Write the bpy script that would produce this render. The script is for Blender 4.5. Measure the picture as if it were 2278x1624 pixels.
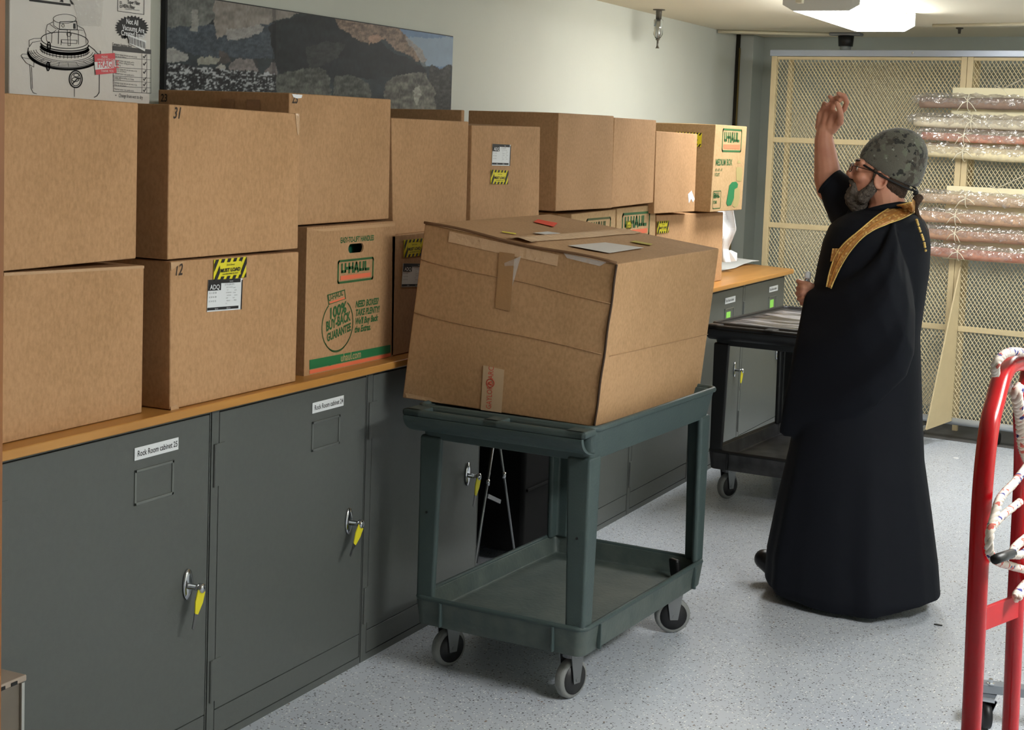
import bpy, math, random
import numpy as np
from mathutils import Vector, Matrix, Euler
from mathutils.bvhtree import BVHTree
random.seed(7); rng = np.random.default_rng(7)
SC = bpy.context.scene; COL = SC.collection
for _o in list(bpy.data.objects): bpy.data.objects.remove(_o, do_unlink=True)

# ---------------------------------------------------------------- camera
YAW, PITCH, ROLL, FPX, CX, CY, HC = 0.44751371, 0.09073182, 0.03615279, 3436.7, 1138.95, 613.3, 1.70
def _basis():
    cy, sy, cp, sp = math.cos(YAW), math.sin(YAW), math.cos(PITCH), math.sin(PITCH)
    f = np.array([-sy*cp, cy*cp, -sp]); r = np.array([cy, sy, 0.]); u = np.cross(r, f)
    c, s = math.cos(ROLL), math.sin(ROLL)
    return c*r+s*u, -s*r+c*u, f
CR, CU, CF = _basis(); CP = np.array([0, 0, HC])
cam_d = bpy.data.cameras.new('camera'); cam = bpy.data.objects.new('camera', cam_d); COL.objects.link(cam)
cam.matrix_world = Matrix(((CR[0], CU[0], -CF[0], 0), (CR[1], CU[1], -CF[1], 0), (CR[2], CU[2], -CF[2], HC), (0, 0, 0, 1)))
cam_d.sensor_fit = 'HORIZONTAL'; cam_d.sensor_width = 36.0; cam_d.lens = FPX/2278*36
cam_d.shift_x = -(CX-1139)/2278; cam_d.shift_y = (CY-812)/2278; cam_d.clip_start = 0.05
SC.camera = cam
# ---------------------------------------------------------------- world, exposure
SC.view_settings.view_transform = 'Standard'; SC.view_settings.look = 'None'
SC.view_settings.gamma = 1.0; SC.view_settings.use_curve_mapping = False
SC.view_settings.exposure = 0.0
W = bpy.data.worlds.new('world'); SC.world = W; W.use_nodes = True
W.node_tree.nodes['Background'].inputs[0].default_value = (0.9, 0.93, 1.0, 1)
W.node_tree.nodes['Background'].inputs[1].default_value = 0.04
LAMP = 26.0; LAMP_NEAR = 62.0          # emission of the fluorescent lenses

# measuring helpers: the point where the line of sight through a photograph pixel meets a real plane
def ray(x, y): return CF + (x-CX)/FPX*CR - (y-CY)/FPX*CU
def onx(x, y, X): d = ray(x, y); return CP + (X-CP[0])/d[0]*d
def ony(x, y, Y): d = ray(x, y); return CP + (Y-CP[1])/d[1]*d
def onz(x, y, Z): d = ray(x, y); return CP + (Z-CP[2])/d[2]*d
def onp(x, y, a, n): d = ray(x, y); return CP + ((np.array(a)-CP)@n)/(d@n)*d
def proj(P):
    d = np.asarray(P)-CP; k = d@CF
    return CX+FPX*(d@CR)/k, CY-FPX*(d@CU)/k

# ---------------------------------------------------------------- materials
def lin(c):
    return tuple(((v/255)/12.92 if v/255 <= .04045 else ((v/255+.055)/1.055)**2.4) for v in c)
MATS = {}
def mat(name, rgb, rough=.6, metal=0., spec=.5, noise=None, bump=None, emit=None, trans=None, alpha=None, coat=0.):
    """noise=(scale, amount 0..1, second rgb or None); bump=(scale, strength)"""
    if name in MATS: return MATS[name]
    m = bpy.data.materials.new(name); m.use_nodes = True; MATS[name] = m
    nt = m.node_tree; b = nt.nodes['Principled BSDF']; L = nt.links
    c = (*lin(rgb), 1)
    b.inputs['Base Color'].default_value = c; b.inputs['Roughness'].default_value = rough
    b.inputs['Metallic'].default_value = metal; b.inputs['Specular IOR Level'].default_value = spec
    if coat: b.inputs['Coat Weight'].default_value = coat; b.inputs['Coat Roughness'].default_value = .15
    tc = nt.nodes.new('ShaderNodeTexCoord')
    if noise:
        n = nt.nodes.new('ShaderNodeTexNoise'); n.inputs['Scale'].default_value = noise[0]; n.inputs['Detail'].default_value = 5
        L.new(tc.outputs['Object'], n.inputs['Vector'])
        rp = nt.nodes.new('ShaderNodeValToRGB'); rp.color_ramp.elements[0].position = .35; rp.color_ramp.elements[1].position = .68
        c2 = (*lin(noise[2]), 1) if len(noise) > 2 else tuple(max(0, v*(1-noise[1])) for v in c[:3])+(1,)
        rp.color_ramp.elements[0].color = tuple(c[i]*(1-noise[1])+c2[i]*noise[1] for i in range(3))+(1,) if len(noise) > 2 else c2
        rp.color_ramp.elements[1].color = c
        L.new(n.outputs['Fac'], rp.inputs[0]); L.new(rp.outputs[0], b.inputs['Base Color'])
    if bump:
        n2 = nt.nodes.new('ShaderNodeTexNoise'); n2.inputs['Scale'].default_value = bump[0]; n2.inputs['Detail'].default_value = 4
        L.new(tc.outputs['Object'], n2.inputs['Vector'])
        bp = nt.nodes.new('ShaderNodeBump'); bp.inputs['Strength'].default_value = bump[1]; bp.inputs['Distance'].default_value = .01
        L.new(n2.outputs['Fac'], bp.inputs['Height']); L.new(bp.outputs[0], b.inputs['Normal'])
    if emit: b.inputs['Emission Color'].default_value = (*lin(emit[0]), 1); b.inputs['Emission Strength'].default_value = emit[1]
    if trans: b.inputs['Transmission Weight'].default_value = trans
    if alpha is not None: b.inputs['Alpha'].default_value = alpha
    return m

def cardboard(name, rgb, seed=0):
    m = mat(name, rgb, .78, spec=.25); nt = m.node_tree; L = nt.links; b = nt.nodes['Principled BSDF']
    tc = nt.nodes['Texture Coordinate']
    a = nt.nodes.new('ShaderNodeTexNoise'); a.inputs['Scale'].default_value = 130; a.inputs['Detail'].default_value = 3
    d = nt.nodes.new('ShaderNodeTexNoise'); d.inputs['Scale'].default_value = 3.5; d.inputs['Detail'].default_value = 4
    mp = nt.nodes.new('ShaderNodeMapping'); mp.inputs['Scale'].default_value = (1, 1, .6); mp.inputs['Location'].default_value = (seed, seed*2, 0)
    L.new(tc.outputs['Object'], mp.inputs[0]); L.new(mp.outputs[0], a.inputs[0]); L.new(tc.outputs['Object'], d.inputs[0])
    mx = nt.nodes.new('ShaderNodeMath'); mx.operation = 'MULTIPLY_ADD'; mx.inputs[1].default_value = .55
    L.new(a.outputs['Fac'], mx.inputs[0]); 
    m2 = nt.nodes.new('ShaderNodeMath'); m2.operation = 'MULTIPLY'; m2.inputs[1].default_value = .45; L.new(d.outputs['Fac'], m2.inputs[0]); L.new(m2.outputs[0], mx.inputs[2])
    rp = nt.nodes.new('ShaderNodeValToRGB'); c = lin(rgb)
    rp.color_ramp.elements[0].position = .36; rp.color_ramp.elements[0].color = (c[0]*.82, c[1]*.80, c[2]*.76, 1)
    rp.color_ramp.elements[1].position = .62; rp.color_ramp.elements[1].color = (c[0]*1.08, c[1]*1.08, c[2]*1.1, 1)
    L.new(mx.outputs[0], rp.inputs[0]); L.new(rp.outputs[0], b.inputs['Base Color'])
    w = nt.nodes.new('ShaderNodeTexNoise'); w.inputs['Scale'].default_value = 9; L.new(tc.outputs['Object'], w.inputs[0])
    bp = nt.nodes.new('ShaderNodeBump'); bp.inputs['Strength'].default_value = .25; bp.inputs['Distance'].default_value = .012
    L.new(w.outputs['Fac'], bp.inputs['Height']); L.new(bp.outputs[0], b.inputs['Normal'])
    return m

KRAFT = cardboard('kraft_cardboard', (186, 146, 106)); KRAFT_B = cardboard('kraft_cardboard_b', (178, 140, 102), 3)
KRAFT_L = cardboard('kraft_cardboard_pale', (192, 160, 118), 5)
STEEL = mat('cabinet_grey_green', (88, 92, 89), .42, spec=.5, noise=(60, .06), bump=(220, .04))
STEEL_D = mat('cabinet_gap_dark', (18, 20, 20), .7)
WALLM = mat('wall_paint', (203, 206, 196), .75, noise=(2.2, .04), bump=(60, .05))
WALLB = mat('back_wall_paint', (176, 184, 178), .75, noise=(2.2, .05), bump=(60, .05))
CEILM = mat('ceiling_paint', (222, 216, 196), .85, bump=(25, .05))
CHROME = mat('chrome', (205, 208, 212), .16, 1.)
BLACKP = mat('black_plastic', (17, 18, 20), .45, noise=(30, .3))
WHITEP = mat('white_paper', (236, 238, 240), .6)
INK = mat('black_ink', (20, 20, 22), .6)
CLEAR_TAPE = mat('clear_tape', (196, 160, 122), .16, spec=.6, bump=(70, .25))

# ---------------------------------------------------------------- mesh helpers
MW = {}
def wm(o): return MW.get(o.name, Matrix.Identity(4))
def props(o, label=None, cat=None, group=None, kind=None):
    if label: o['label'] = label
    if cat: o['category'] = cat
    if group: o['group'] = group
    if kind: o['kind'] = kind
    return o
def thing(name, label, cat, loc=(0, 0, 0), rz=0., group=None):
    o = bpy.data.objects.new(name, None); COL.objects.link(o); o.empty_display_size = .1
    m = Matrix.Translation(Vector(loc)) @ Matrix.Rotation(rz, 4, 'Z')
    o.matrix_local = m; MW[o.name] = m
    return props(o, label, cat, group)

class MB:
    def __init__(s): s.v = []; s.f = []; s.c = None
    def add(s, vs, fs):
        k = len(s.v); s.v += [tuple(map(float, p)) for p in vs]; s.f += [tuple(i+k for i in f) for f in fs]; return s
    def box(s, a, b):
        (x0, y0, z0), (x1, y1, z1) = a, b
        return s.hexa([(x0,y0,z0),(x1,y0,z0),(x1,y1,z0),(x0,y1,z0),(x0,y0,z1),(x1,y0,z1),(x1,y1,z1),(x0,y1,z1)])
    def hexa(s, p): return s.add(p, [(3,2,1,0),(4,5,6,7),(0,1,5,4),(1,2,6,5),(2,3,7,6),(3,0,4,7)])
    def bar(s, p0, p1, w, h, up=(0, 0, 1)):
        p0, p1 = np.array(p0, float), np.array(p1, float); d = p1-p0; d /= np.linalg.norm(d)
        a = np.cross(d, up); a = a/np.linalg.norm(a)*w/2; b = np.cross(a, d); b = b/np.linalg.norm(b)*h/2
        return s.hexa([p0-a-b, p0+a-b, p1+a-b, p1-a-b, p0-a+b, p0+a+b, p1+a+b, p1-a+b])
    def tube(s, path, r, n=10, closed=False, cap=True, flat=1., up=None):
        P = [np.array(p, float) for p in path]; N = len(P)
        R = r if hasattr(r, '__len__') else [r]*N
        k = len(s.v); prev = None
        for i, p in enumerate(P):
            t = (P[(i+1) % N]-P[i-1]) if (closed or 0 < i < N-1) else (P[1]-P[0] if i == 0 else P[-1]-P[-2])
            t = t/(np.linalg.norm(t)+1e-12)
            if prev is None:
                a = np.cross(t, up if up is not None else ((0, 0, 1) if abs(t[2]) < .9 else (1, 0, 0)))
            else: a = prev-(prev@t)*t
            a /= np.linalg.norm(a)+1e-12; prev = a; b = np.cross(t, a)
            for j in range(n):
                q = 2*math.pi*j/n; s.v.append(tuple(p+R[i]*(math.cos(q)*a+flat*math.sin(q)*b)))
        M_ = N if closed else N-1
        for i in range(M_):
            for j in range(n):
                i2 = (i+1) % N
                s.f.append((k+i*n+j, k+i*n+(j+1) % n, k+i2*n+(j+1) % n, k+i2*n+j))
        if not closed and cap:
            s.f.append(tuple(k+j for j in range(n))[::-1]); s.f.append(tuple(k+(N-1)*n+j for j in range(n)))
        return s
    def cyl(s, p0, p1, r0, r1=None, n=20): return s.tube([p0, p1], [r0, r0 if r1 is None else r1], n)
    def lathe(s, o, axis, prof, n=24):
        """prof = [(distance along axis, radius)]"""
        ax = np.array(axis, float); ax /= np.linalg.norm(ax); o = np.array(o, float)
        a = np.cross(ax, (0, 0, 1) if abs(ax[2]) < .9 else (1, 0, 0)); a /= np.linalg.norm(a); b = np.cross(ax, a); k = len(s.v)
        for h, r in prof:
            for j in range(n):
                q = 2*math.pi*j/n; s.v.append(tuple(o+ax*h+max(r, 1e-5)*(math.cos(q)*a+math.sin(q)*b)))
        for i in range(len(prof)-1):
            for j in range(n): s.f.append((k+i*n+j, k+i*n+(j+1) % n, k+(i+1)*n+(j+1) % n, k+(i+1)*n+j))
        s.f.append(tuple(k+j for j in range(n))[::-1]); s.f.append(tuple(k+(len(prof)-1)*n+j for j in range(n)))
        return s
    def ring(s, c, axis, R, r, n=28, m=8):
        ax = np.array(axis, float); ax /= np.linalg.norm(ax); c = np.array(c, float)
        a = np.cross(ax, (0, 0, 1) if abs(ax[2]) < .9 else (1, 0, 0)); a /= np.linalg.norm(a); b = np.cross(ax, a)
        return s.tube([c+R*(math.cos(t)*a+math.sin(t)*b) for t in np.linspace(0, 2*math.pi, n, endpoint=False)], r, m, closed=True)
    def prism(s, poly, off):
        n = len(poly); off = np.array(off, float); A = [np.array(p, float) for p in poly]
        return s.add(A+[p+off for p in A], [tuple(range(n))[::-1], tuple(range(n, 2*n))]+[(i, (i+1) % n, n+(i+1) % n, n+i) for i in range(n)])
    def loft(s, rings, cap=True):
        n = len(rings[0]); k = len(s.v)
        for r_ in rings: s.v += [tuple(map(float, p)) for p in r_]
        for i in range(len(rings)-1):
            for j in range(n): s.f.append((k+i*n+j, k+i*n+(j+1) % n, k+(i+1)*n+(j+1) % n, k+(i+1)*n+j))
        if cap: s.f.append(tuple(k+j for j in range(n))[::-1]); s.f.append(tuple(k+(len(rings)-1)*n+j for j in range(n)))
        return s
    def grid(s, fn, nu, nv):
        k = len(s.v)
        for i in range(nu+1):
            for j in range(nv+1): s.v.append(tuple(map(float, fn(i/nu, j/nv))))
        for i in range(nu):
            for j in range(nv): a = k+i*(nv+1)+j; s.f.append((a, a+nv+1, a+nv+2, a+1))
        return s
    def build(s, name, m, parent=None, smooth=False, bevel=0., segs=2, label=None, loc=None, sub=0, solid=0., fixn=True):
        """vertices are world positions; they are stored relative to the parent (or to loc for a top-level mesh)"""
        me = bpy.data.meshes.new(name)
        M0 = wm(parent) if parent else (Matrix.Translation(Vector(loc)) if loc is not None else Matrix.Identity(4))
        inv = M0.inverted()
        A = np.array(s.v); Rm = np.array(inv.to_3x3()); t = np.array(inv.translation)
        A = A@Rm.T+t
        me.from_pydata(A.tolist(), [], s.f); me.update()
        if fixn:
            import bmesh
            bm = bmesh.new(); bm.from_mesh(me); bmesh.ops.recalc_face_normals(bm, faces=bm.faces); bm.to_mesh(me); bm.free()
        me.materials.append(m)
        o = bpy.data.objects.new(name, me); COL.objects.link(o)
        if parent: o.parent = parent; MW[o.name] = M0
        else: o.matrix_local = M0; MW[o.name] = M0
        if smooth:
            me.polygons.foreach_set('use_smooth', [True]*len(me.polygons))
        if solid: md = o.modifiers.new('solid', 'SOLIDIFY'); md.thickness = solid; md.offset = 0
        if bevel: md = o.modifiers.new('bevel', 'BEVEL'); md.width = bevel; md.segments = segs; md.limit_method = 'ANGLE'
        if bevel and not smooth:
            me.polygons.foreach_set('use_smooth', [True]*len(me.polygons))
            md = o.modifiers.new('wn', 'WEIGHTED_NORMAL'); md.keep_sharp = True
        if sub: md = o.modifiers.new('sub', 'SUBSURF'); md.levels = sub; md.render_levels = sub
        if label: o['label'] = label
        return o

# a flat frame on a surface: origin at lower-left, u to the right, v up, n outward (all metres)
class Frame:
    def __init__(s, ll, lr, ul, lift=.0008):
        s.o = np.array(ll, float); s.U = np.array(lr, float)-s.o; s.V = np.array(ul, float)-s.o
        s.w = np.linalg.norm(s.U); s.h = np.linalg.norm(s.V); s.u = s.U/s.w; s.v = s.V/s.h
        s.n = np.cross(s.u, s.v); s.n /= np.linalg.norm(s.n); s.lift = lift
    def at(s, x, y, k=1.): return s.o+s.u*x+s.v*y+s.n*s.lift*k
    def poly(s, mb, pts, k=1., th=.0006): mb.prism([s.at(x, y, k) for x, y in pts], s.n*th); return mb
    def rect(s, mb, x0, y0, x1, y1, k=1., th=.0006): return s.poly(mb, [(x0, y0), (x1, y0), (x1, y1), (x0, y1)], k, th)
    def line(s, mb, pts, w, k=1., closed=False, th=.0004):
        P = [np.array(p, float) for p in pts]
        if closed: P = P+[P[0]]
        for a, b in zip(P[:-1], P[1:]):
            d = b-a; l = np.linalg.norm(d)
            if l < 1e-7: continue
            d /= l; q = np.array([-d[1], d[0]])*w/2; e = d*w*.3
            s.poly(mb, [a-q-e, b-q+e, b+q+e, a+q-e], k, th)
        return mb
    def outline(s, mb, x0, y0, x1, y1, w, r=0., k=1.):
        return s.line(mb, rrect(x0, y0, x1, y1, r), w, k, True)
    def text(s, mb, txt, x, y, size, k=1., bold=0., shear=0., xs=1., rot=0., align='LEFT'):
        V_, F_ = text_geo(txt, bold, shear, align)
        if not len(V_): return mb
        c, sn = math.cos(rot), math.sin(rot)
        X = V_[:, 0]*size*xs; Y = V_[:, 1]*size
        mb.add([s.at(x+a*c-b*sn, y+a*sn+b*c, k) for a, b in zip(X, Y)], F_)
        return mb
def rrect(x0, y0, x1, y1, r=0., n=4):
    if r <= 0: return [(x0, y0), (x1, y0), (x1, y1), (x0, y1)]
    P = []
    for cx_, cy_, a0 in ((x1-r, y0+r, -90), (x1-r, y1-r, 0), (x0+r, y1-r, 90), (x0+r, y0+r, 180)):
        for i in range(n+1): a = math.radians(a0+90*i/n); P.append((cx_+r*math.cos(a), cy_+r*math.sin(a)))
    return P
_TX = {}
def text_geo(txt, bold, shear, align):
    key = (txt, bold, shear, align)
    if key in _TX: return _TX[key]
    cu = bpy.data.curves.new('t', 'FONT'); cu.body = txt; cu.size = 1; cu.offset = bold; cu.shear = shear; cu.align_x = align; cu.resolution_u = 3
    ob = bpy.data.objects.new('t', cu); COL.objects.link(ob)
    dg = bpy.context.evaluated_depsgraph_get(); me = bpy.data.meshes.new_from_object(ob.evaluated_get(dg))
    V_ = np.array([v.co[:] for v in me.vertices]).reshape(-1, 3); F_ = [tuple(p.vertices) for p in me.polygons]
    bpy.data.objects.remove(ob, do_unlink=True); bpy.data.curves.remove(cu); bpy.data.meshes.remove(me)
    _TX[key] = (V_, F_); return V_, F_
def xframe(X, ll, lr, ul, lift=.0008):
    """frame on a wall-parallel face at x = X, outward normal +x"""
    return Frame(onx(*ll, X), onx(*lr, X), onx(*ul, X), lift)
# ================================================================ the room
XW, ZC = -3.20, 2.42
def st(o): return props(o, kind='structure')
fl = MB().box((-3.35, -1.6, -.1), (1.9, 10.6, 0)).build('floor', mat('floor_epoxy', (176, 180, 186), .32), loc=(0, 0, 0)); st(fl)
# speckled epoxy: small dark and light chips over a soft grey
m = MATS['floor_epoxy']; nt = m.node_tree; L = nt.links; b = nt.nodes['Principled BSDF']; tc = nt.nodes['Texture Coordinate']
def _ramp(p0, c0, p1, c1):
    r_ = nt.nodes.new('ShaderNodeValToRGB'); e = r_.color_ramp.elements; e[0].position = p0; e[0].color = c0; e[1].position = p1; e[1].color = c1; return r_
def _flecks(scale, th, wide):
    v = nt.nodes.new('ShaderNodeTexVoronoi'); v.inputs['Scale'].default_value = scale; v.inputs['Randomness'].default_value = 1
    L.new(tc.outputs['Object'], v.inputs['Vector'])
    d = nt.nodes.new('ShaderNodeMath'); d.operation = 'LESS_THAN'; d.inputs[1].default_value = wide; L.new(v.outputs['Distance'], d.inputs[0])
    sx = nt.nodes.new('ShaderNodeSeparateColor'); L.new(v.outputs['Color'], sx.inputs[0])
    g = nt.nodes.new('ShaderNodeMath'); g.operation = 'LESS_THAN'; g.inputs[1].default_value = th; L.new(sx.outputs[0], g.inputs[0])
    q = nt.nodes.new('ShaderNodeMath'); q.operation = 'MULTIPLY'; L.new(d.outputs[0], q.inputs[0]); L.new(g.outputs[0], q.inputs[1]); return q
nz = nt.nodes.new('ShaderNodeTexNoise'); nz.inputs['Scale'].default_value = 1.6; nz.inputs['Detail'].default_value = 6; L.new(tc.outputs['Object'], nz.inputs[0])
base = _ramp(.3, (*lin((190, 197, 208)), 1), .7, (*lin((204, 210, 218)), 1)); L.new(nz.outputs['Fac'], base.inputs[0])
last = base.outputs[0]
for sc_, th_, wd_, c_ in ((170, .17, .44, (118, 122, 130)), (105, .06, .36, (56, 56, 60)), (130, .14, .38, (244, 246, 246)), (80, .02, .3, (126, 104, 84))):
    mx = nt.nodes.new('ShaderNodeMix'); mx.data_type = 'RGBA'; q = _flecks(sc_, th_, wd_)
    L.new(q.outputs[0], mx.inputs[0]); L.new(last, mx.inputs[6]); mx.inputs[7].default_value = (*lin(c_), 1); last = mx.outputs[2]
L.new(last, b.inputs['Base Color'])
st(MB().box((-3.35, -1.6, ZC), (1.9, 10.6, ZC+.1)).build('ceiling', CEILM, loc=(0, 0, ZC)))
st(MB().box((XW-.15, -1.6, 0), (XW, 10.05, ZC)).build('wall_left', WALLM, loc=(XW, 0, 0)))
bd = np.array([math.cos(math.radians(-6)), math.sin(math.radians(-6)), 0]); bn = np.array([-bd[1], bd[0], 0])
b0 = np.array([-3.35, 10.266, 0])
st(MB().prism([b0, b0+bd*5.4, b0+bd*5.4+bn*.12, b0+bn*.12], (0, 0, ZC)).build('wall_back', WALLB, loc=tuple(b0)))
st(MB().box((1.75, -1.6, 0), (1.9, 10.2, ZC)).build('wall_right', WALLM, loc=(1.75, 0, 0)))
st(MB().box((-3.35, -1.6, 0), (1.9, -1.5, ZC)).build('wall_front', WALLM, loc=(0, -1.6, 0)))
st(MB().box((-3.2, 10.0, 0), (-3.085, 10.24, ZC)).build('trim_1', mat('column_paint', (172, 178, 172), .7), loc=(-3.1, 10.1, 0), bevel=.004))
# darker strip of floor below the rolling screens
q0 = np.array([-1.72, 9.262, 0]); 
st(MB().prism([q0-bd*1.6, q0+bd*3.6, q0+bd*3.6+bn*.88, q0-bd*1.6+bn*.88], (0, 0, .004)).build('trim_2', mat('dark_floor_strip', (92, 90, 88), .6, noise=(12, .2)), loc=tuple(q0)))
t = thing('corner_pipe', 'thin dark pipe with a brass line running down the gap beside the corner column', 'pipe', (-3.17, 10.0, 0))
MB().cyl((-3.185, 9.985, .0), (-3.185, 9.985, ZC), .014).build('pipe', mat('old_dark_metal', (52, 48, 38), .5, .6), t, smooth=True)
MB().cyl((-3.168, 9.97, .0), (-3.168, 9.97, ZC-.09), .006).build('brass_tube', mat('brass', (150, 132, 84), .4, .8), t, smooth=True)

# ---- worktop
WZ0, WZ1 = .944, .968
bm_ = MB()
prof = [(-3.2, 2.05), (-2.44, 2.05), (-2.44, 8.93), (-2.455, 8.985), (-2.50, 9.0), (-2.766, 9.13), (-3.2, 9.19)]
bm_.prism([(x, y, WZ0) for x, y in prof], (0, 0, WZ1-WZ0))
wt = bm_.build('worktop', mat('butcher_wood', (196, 142, 74), .35, spec=.5, noise=(7, .5, (168, 114, 52))), loc=(-2.8, 5.5, WZ0), bevel=.004)
props(wt, 'long honey-coloured wooden worktop running along the left wall over the grey cabinets', 'worktop')
nt = MATS['butcher_wood'].node_tree
mp = nt.nodes.new('ShaderNodeMapping'); mp.inputs['Scale'].default_value = (3, .35, 3)
nn = [n for n in nt.nodes if n.type == 'TEX_NOISE'][0]; nt.links.new(nt.nodes['Texture Coordinate'].outputs['Object'], mp.inputs[0]); nt.links.new(mp.outputs[0], nn.inputs[0])

# ---- steel cabinets
XF = -2.48
YEL = mat('yellow_tag', (226, 214, 40), .5); KEYM = mat('key_metal', (120, 120, 122), .35, .9)
LBL = mat('label_white', (226, 230, 232), .55); GRN = mat('green_sticker', (150, 224, 96), .6)
def handle(par, y, z, tagdir, tagged=True):
    h = MB().lathe((XF+.002, y, z), (1, 0, 0), [(0, .0), (0, .020), (.004, .020), (.006, .012), (.006, .0)], 20)
    h.v = [(p[0], p[1], z+(p[2]-z)*2.1) for p in h.v]
    ho = h.build('handle', CHROME, par, smooth=True, label='chrome lock handle')
    MB().lathe((XF+.006, y, z-.005), (1, .15, 0), [(0, .008), (.03, .008), (.032, .013), (.044, .013), (.047, .008)], 20).build('knob', CHROME, ho, smooth=True)
    MB().bar((XF+.03, y-.004, z-.004), (XF+.034, y+.018, z-.012), .012, .014).build('lever', CHROME, ho, bevel=.003)
    if tagged:
        p = np.array([XF+.042, y+.006, z-.012]); d = np.array([.012, tagdir, -1.]); d /= np.linalg.norm(d)
        n_ = np.cross(d, (1, 0, 0)); n_ /= np.linalg.norm(n_)
        a, w0, w1 = n_, .011, .016
        MB().prism([p-a*w1, p+a*w1, p+d*.03+a*w1*1.05, p+d*.062+a*w0*.6, p+d*.062-a*w0*.6, p+d*.03-a*w1], (.004, 0, 0)).build('key_tag', YEL, ho, bevel=.001, label='yellow key tag')
        q = p+d*.06+np.array([.001, 0, 0])
        k = MB().prism([q-a*.009, q+a*.009, q+d*.015+a*.006, q+d*.04+a*.004, q+d*.042-a*.003, q+d*.015-a*.005], (.002, 0, 0))
        k.build('key', KEYM, ho, label='small steel key')
def cabinet(y0, y1, label, txt=None, green=False, hnd=True, vis_holder=True, tagdir=-.35):
    t = thing('storage_cabinet', label, 'cabinet', (-2.8, (y0+y1)/2, 0), 0, 'grey steel cabinets in a row under the worktop')
    g = .0025
    MB().box((-3.12, y0+g, .0), (XF-.016, y1-g, .942)).build('body', STEEL, t, bevel=.003)
    # front frame of the body, flush with the door
    fr = MB()
    fr.box((XF-.0165, y0+g, 0), (XF, y0+.034, .942)); fr.box((XF-.0165, y1-.006, 0), (XF, y1-g, .942))
    fr.box((XF-.0165, y0+.034, .93), (XF, y1-.006, .942)); fr.box((XF-.0165, y0+.034, 0), (XF, y1-.006, .022))
    fr.build('front_frame', STEEL, t)
    d = MB().box((XF-.016, y0+.037, .100), (XF+.0006, y1-.009, .927))
    do = d.build('door', STEEL, t, bevel=.0015)
    MB().box((XF-.016, y0+.037, .025), (XF, y1-.009, .097)).build('kick_panel', STEEL, t, bevel=.001)
    for z in (.725, .125):
        hg = MB().box((XF, y0+.020, z), (XF+.0022, y0+.060, z+.118)).cyl((XF+.002, y0+.016, z), (XF+.002, y0+.016, z+.118), .005, n=10)
        hg.build('hinge', STEEL, do, bevel=.0008)
    if hnd: handle(do, y1-.105+.01, .485, tagdir)
    yl = y1-.315
    if vis_holder:
        ch = MB()
        for a in ((yl, .740, yl+.155, .748), (yl, .824, yl+.155, .831), (yl, .740, yl+.007, .831), (yl+.148, .740, yl+.155, .831)):
            ch.box((XF+.0008, a[0], a[1]), (XF+.0035, a[2], a[3]))
        ch.build('card_holder', mat('holder_metal', (128, 132, 128), .35, .6), do, bevel=.0008)
    if green:
        MB().box((XF+.0008, yl+.03, .765), (XF+.0022, yl+.10, .81)).build('sticker', GRN, do, label='bright green sticker')
    if txt:
        F = Frame((XF+.0012, yl-.002, .856), (XF+.0012, yl+.172, .856), (XF+.0012, yl-.002, .888))
        lb = F.rect(MB(), 0, 0, F.w, F.h).build('label_strip', LBL, do, label='white printed strip')
        F.text(MB(), txt, F.w*.06, F.h*.28, .021, k=2.2, bold=.012, xs=.82).build('lettering', INK, lb)
    return t
cabinet(2.53, 3.34, 'grey steel cabinet at the near end of the row, its white strip ending in 25', 'Rock Room cabinet 25', tagdir=-.38)
cabinet(3.34, 4.145, 'grey steel cabinet second from the near end, its white strip ending in 24', 'Rock Room cabinet 24', tagdir=-.75)
cabinet(4.145, 4.95, 'grey steel cabinet half hidden by the grey-green cart, beside the dark kneehole', None, tagdir=-.4)
cabinet(5.75, 6.455, 'grey steel cabinet just beyond the dark kneehole, seen through the grey-green cart', None)
cabinet(6.455, 7.265, 'grey steel cabinet behind the far leg of the grey-green cart', None)
cabinet(7.265, 8.075, 'grey steel cabinet with green sticker, behind the near end of the black cart', 'Rock Room cabinet', green=True)
cabinet(8.075, 8.885, 'grey steel cabinet with green sticker at the far end, beside the mesh screens', 'Rock Room cabinet', green=True)

# ---- kneehole: a slim tripod, and black cases added to deepen its shade
t = thing('tripod', 'thin grey metal tripod standing in the dark kneehole between the cabinets', 'tripod', (-2.62, 5.22, 0))
TP = mat('tripod_metal', (150, 152, 154), .3, .8)
MB().lathe((-2.60, 5.22, .66), (0, 0, 1), [(0, .012), (.02, .020), (.08, .020), (.11, .010), (.22, .010)], 14).build('head', BLACKP, t, smooth=True)
def leg_px(x0, y0, x1, y1, X0, X1, zt):
    a, b = onx(x0, y0, X0), onx(x1, y1, X1); d = b-a; top = a-d*((a[2]-zt)/d[2])*-1 if False else a+d*((zt-a[2])/d[2]); return top, b+d*(-b[2]/d[2])
for px_ in ((1096, 1000, 1068, 1180), (1113, 1000, 1140, 1195), (1090, 1030, 1074, 1150)):
    a0, ft = leg_px(*px_, -2.57 if px_[0] != 1090 else -2.62, -2.53 if px_[0] != 1090 else -2.66, .74)
    lg = MB().tube([a0, a0*.5+ft*.5, ft], [.0058, .0052, .0042], 8).build('leg', TP, t, smooth=True)
    m_ = a0*.52+ft*.48; MB().lathe(m_-np.array([0, 0, .012]), (0, 0, 1), [(0, .009), (.024, .009)], 10).build('clamp', CHROME, lg, smooth=True)
MB().bar(onx(1084, 1103, -2.56), onx(1112, 1116, -2.56), .008, .016).build('brace', TP, t)
t = thing('equipment_case', 'tall black equipment case pushed into the dark kneehole beside the tripod', 'case', (-2.9, 5.55, 0))
CASEB = mat('case_black', (9, 9, 10), .85, spec=.2)  # near-black colour stands in for the kneehole's deep shade
MB().box((-3.15, 5.42, .05), (-2.515, 5.735, .90)).build('body', CASEB, t, bevel=.02, segs=3)
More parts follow.
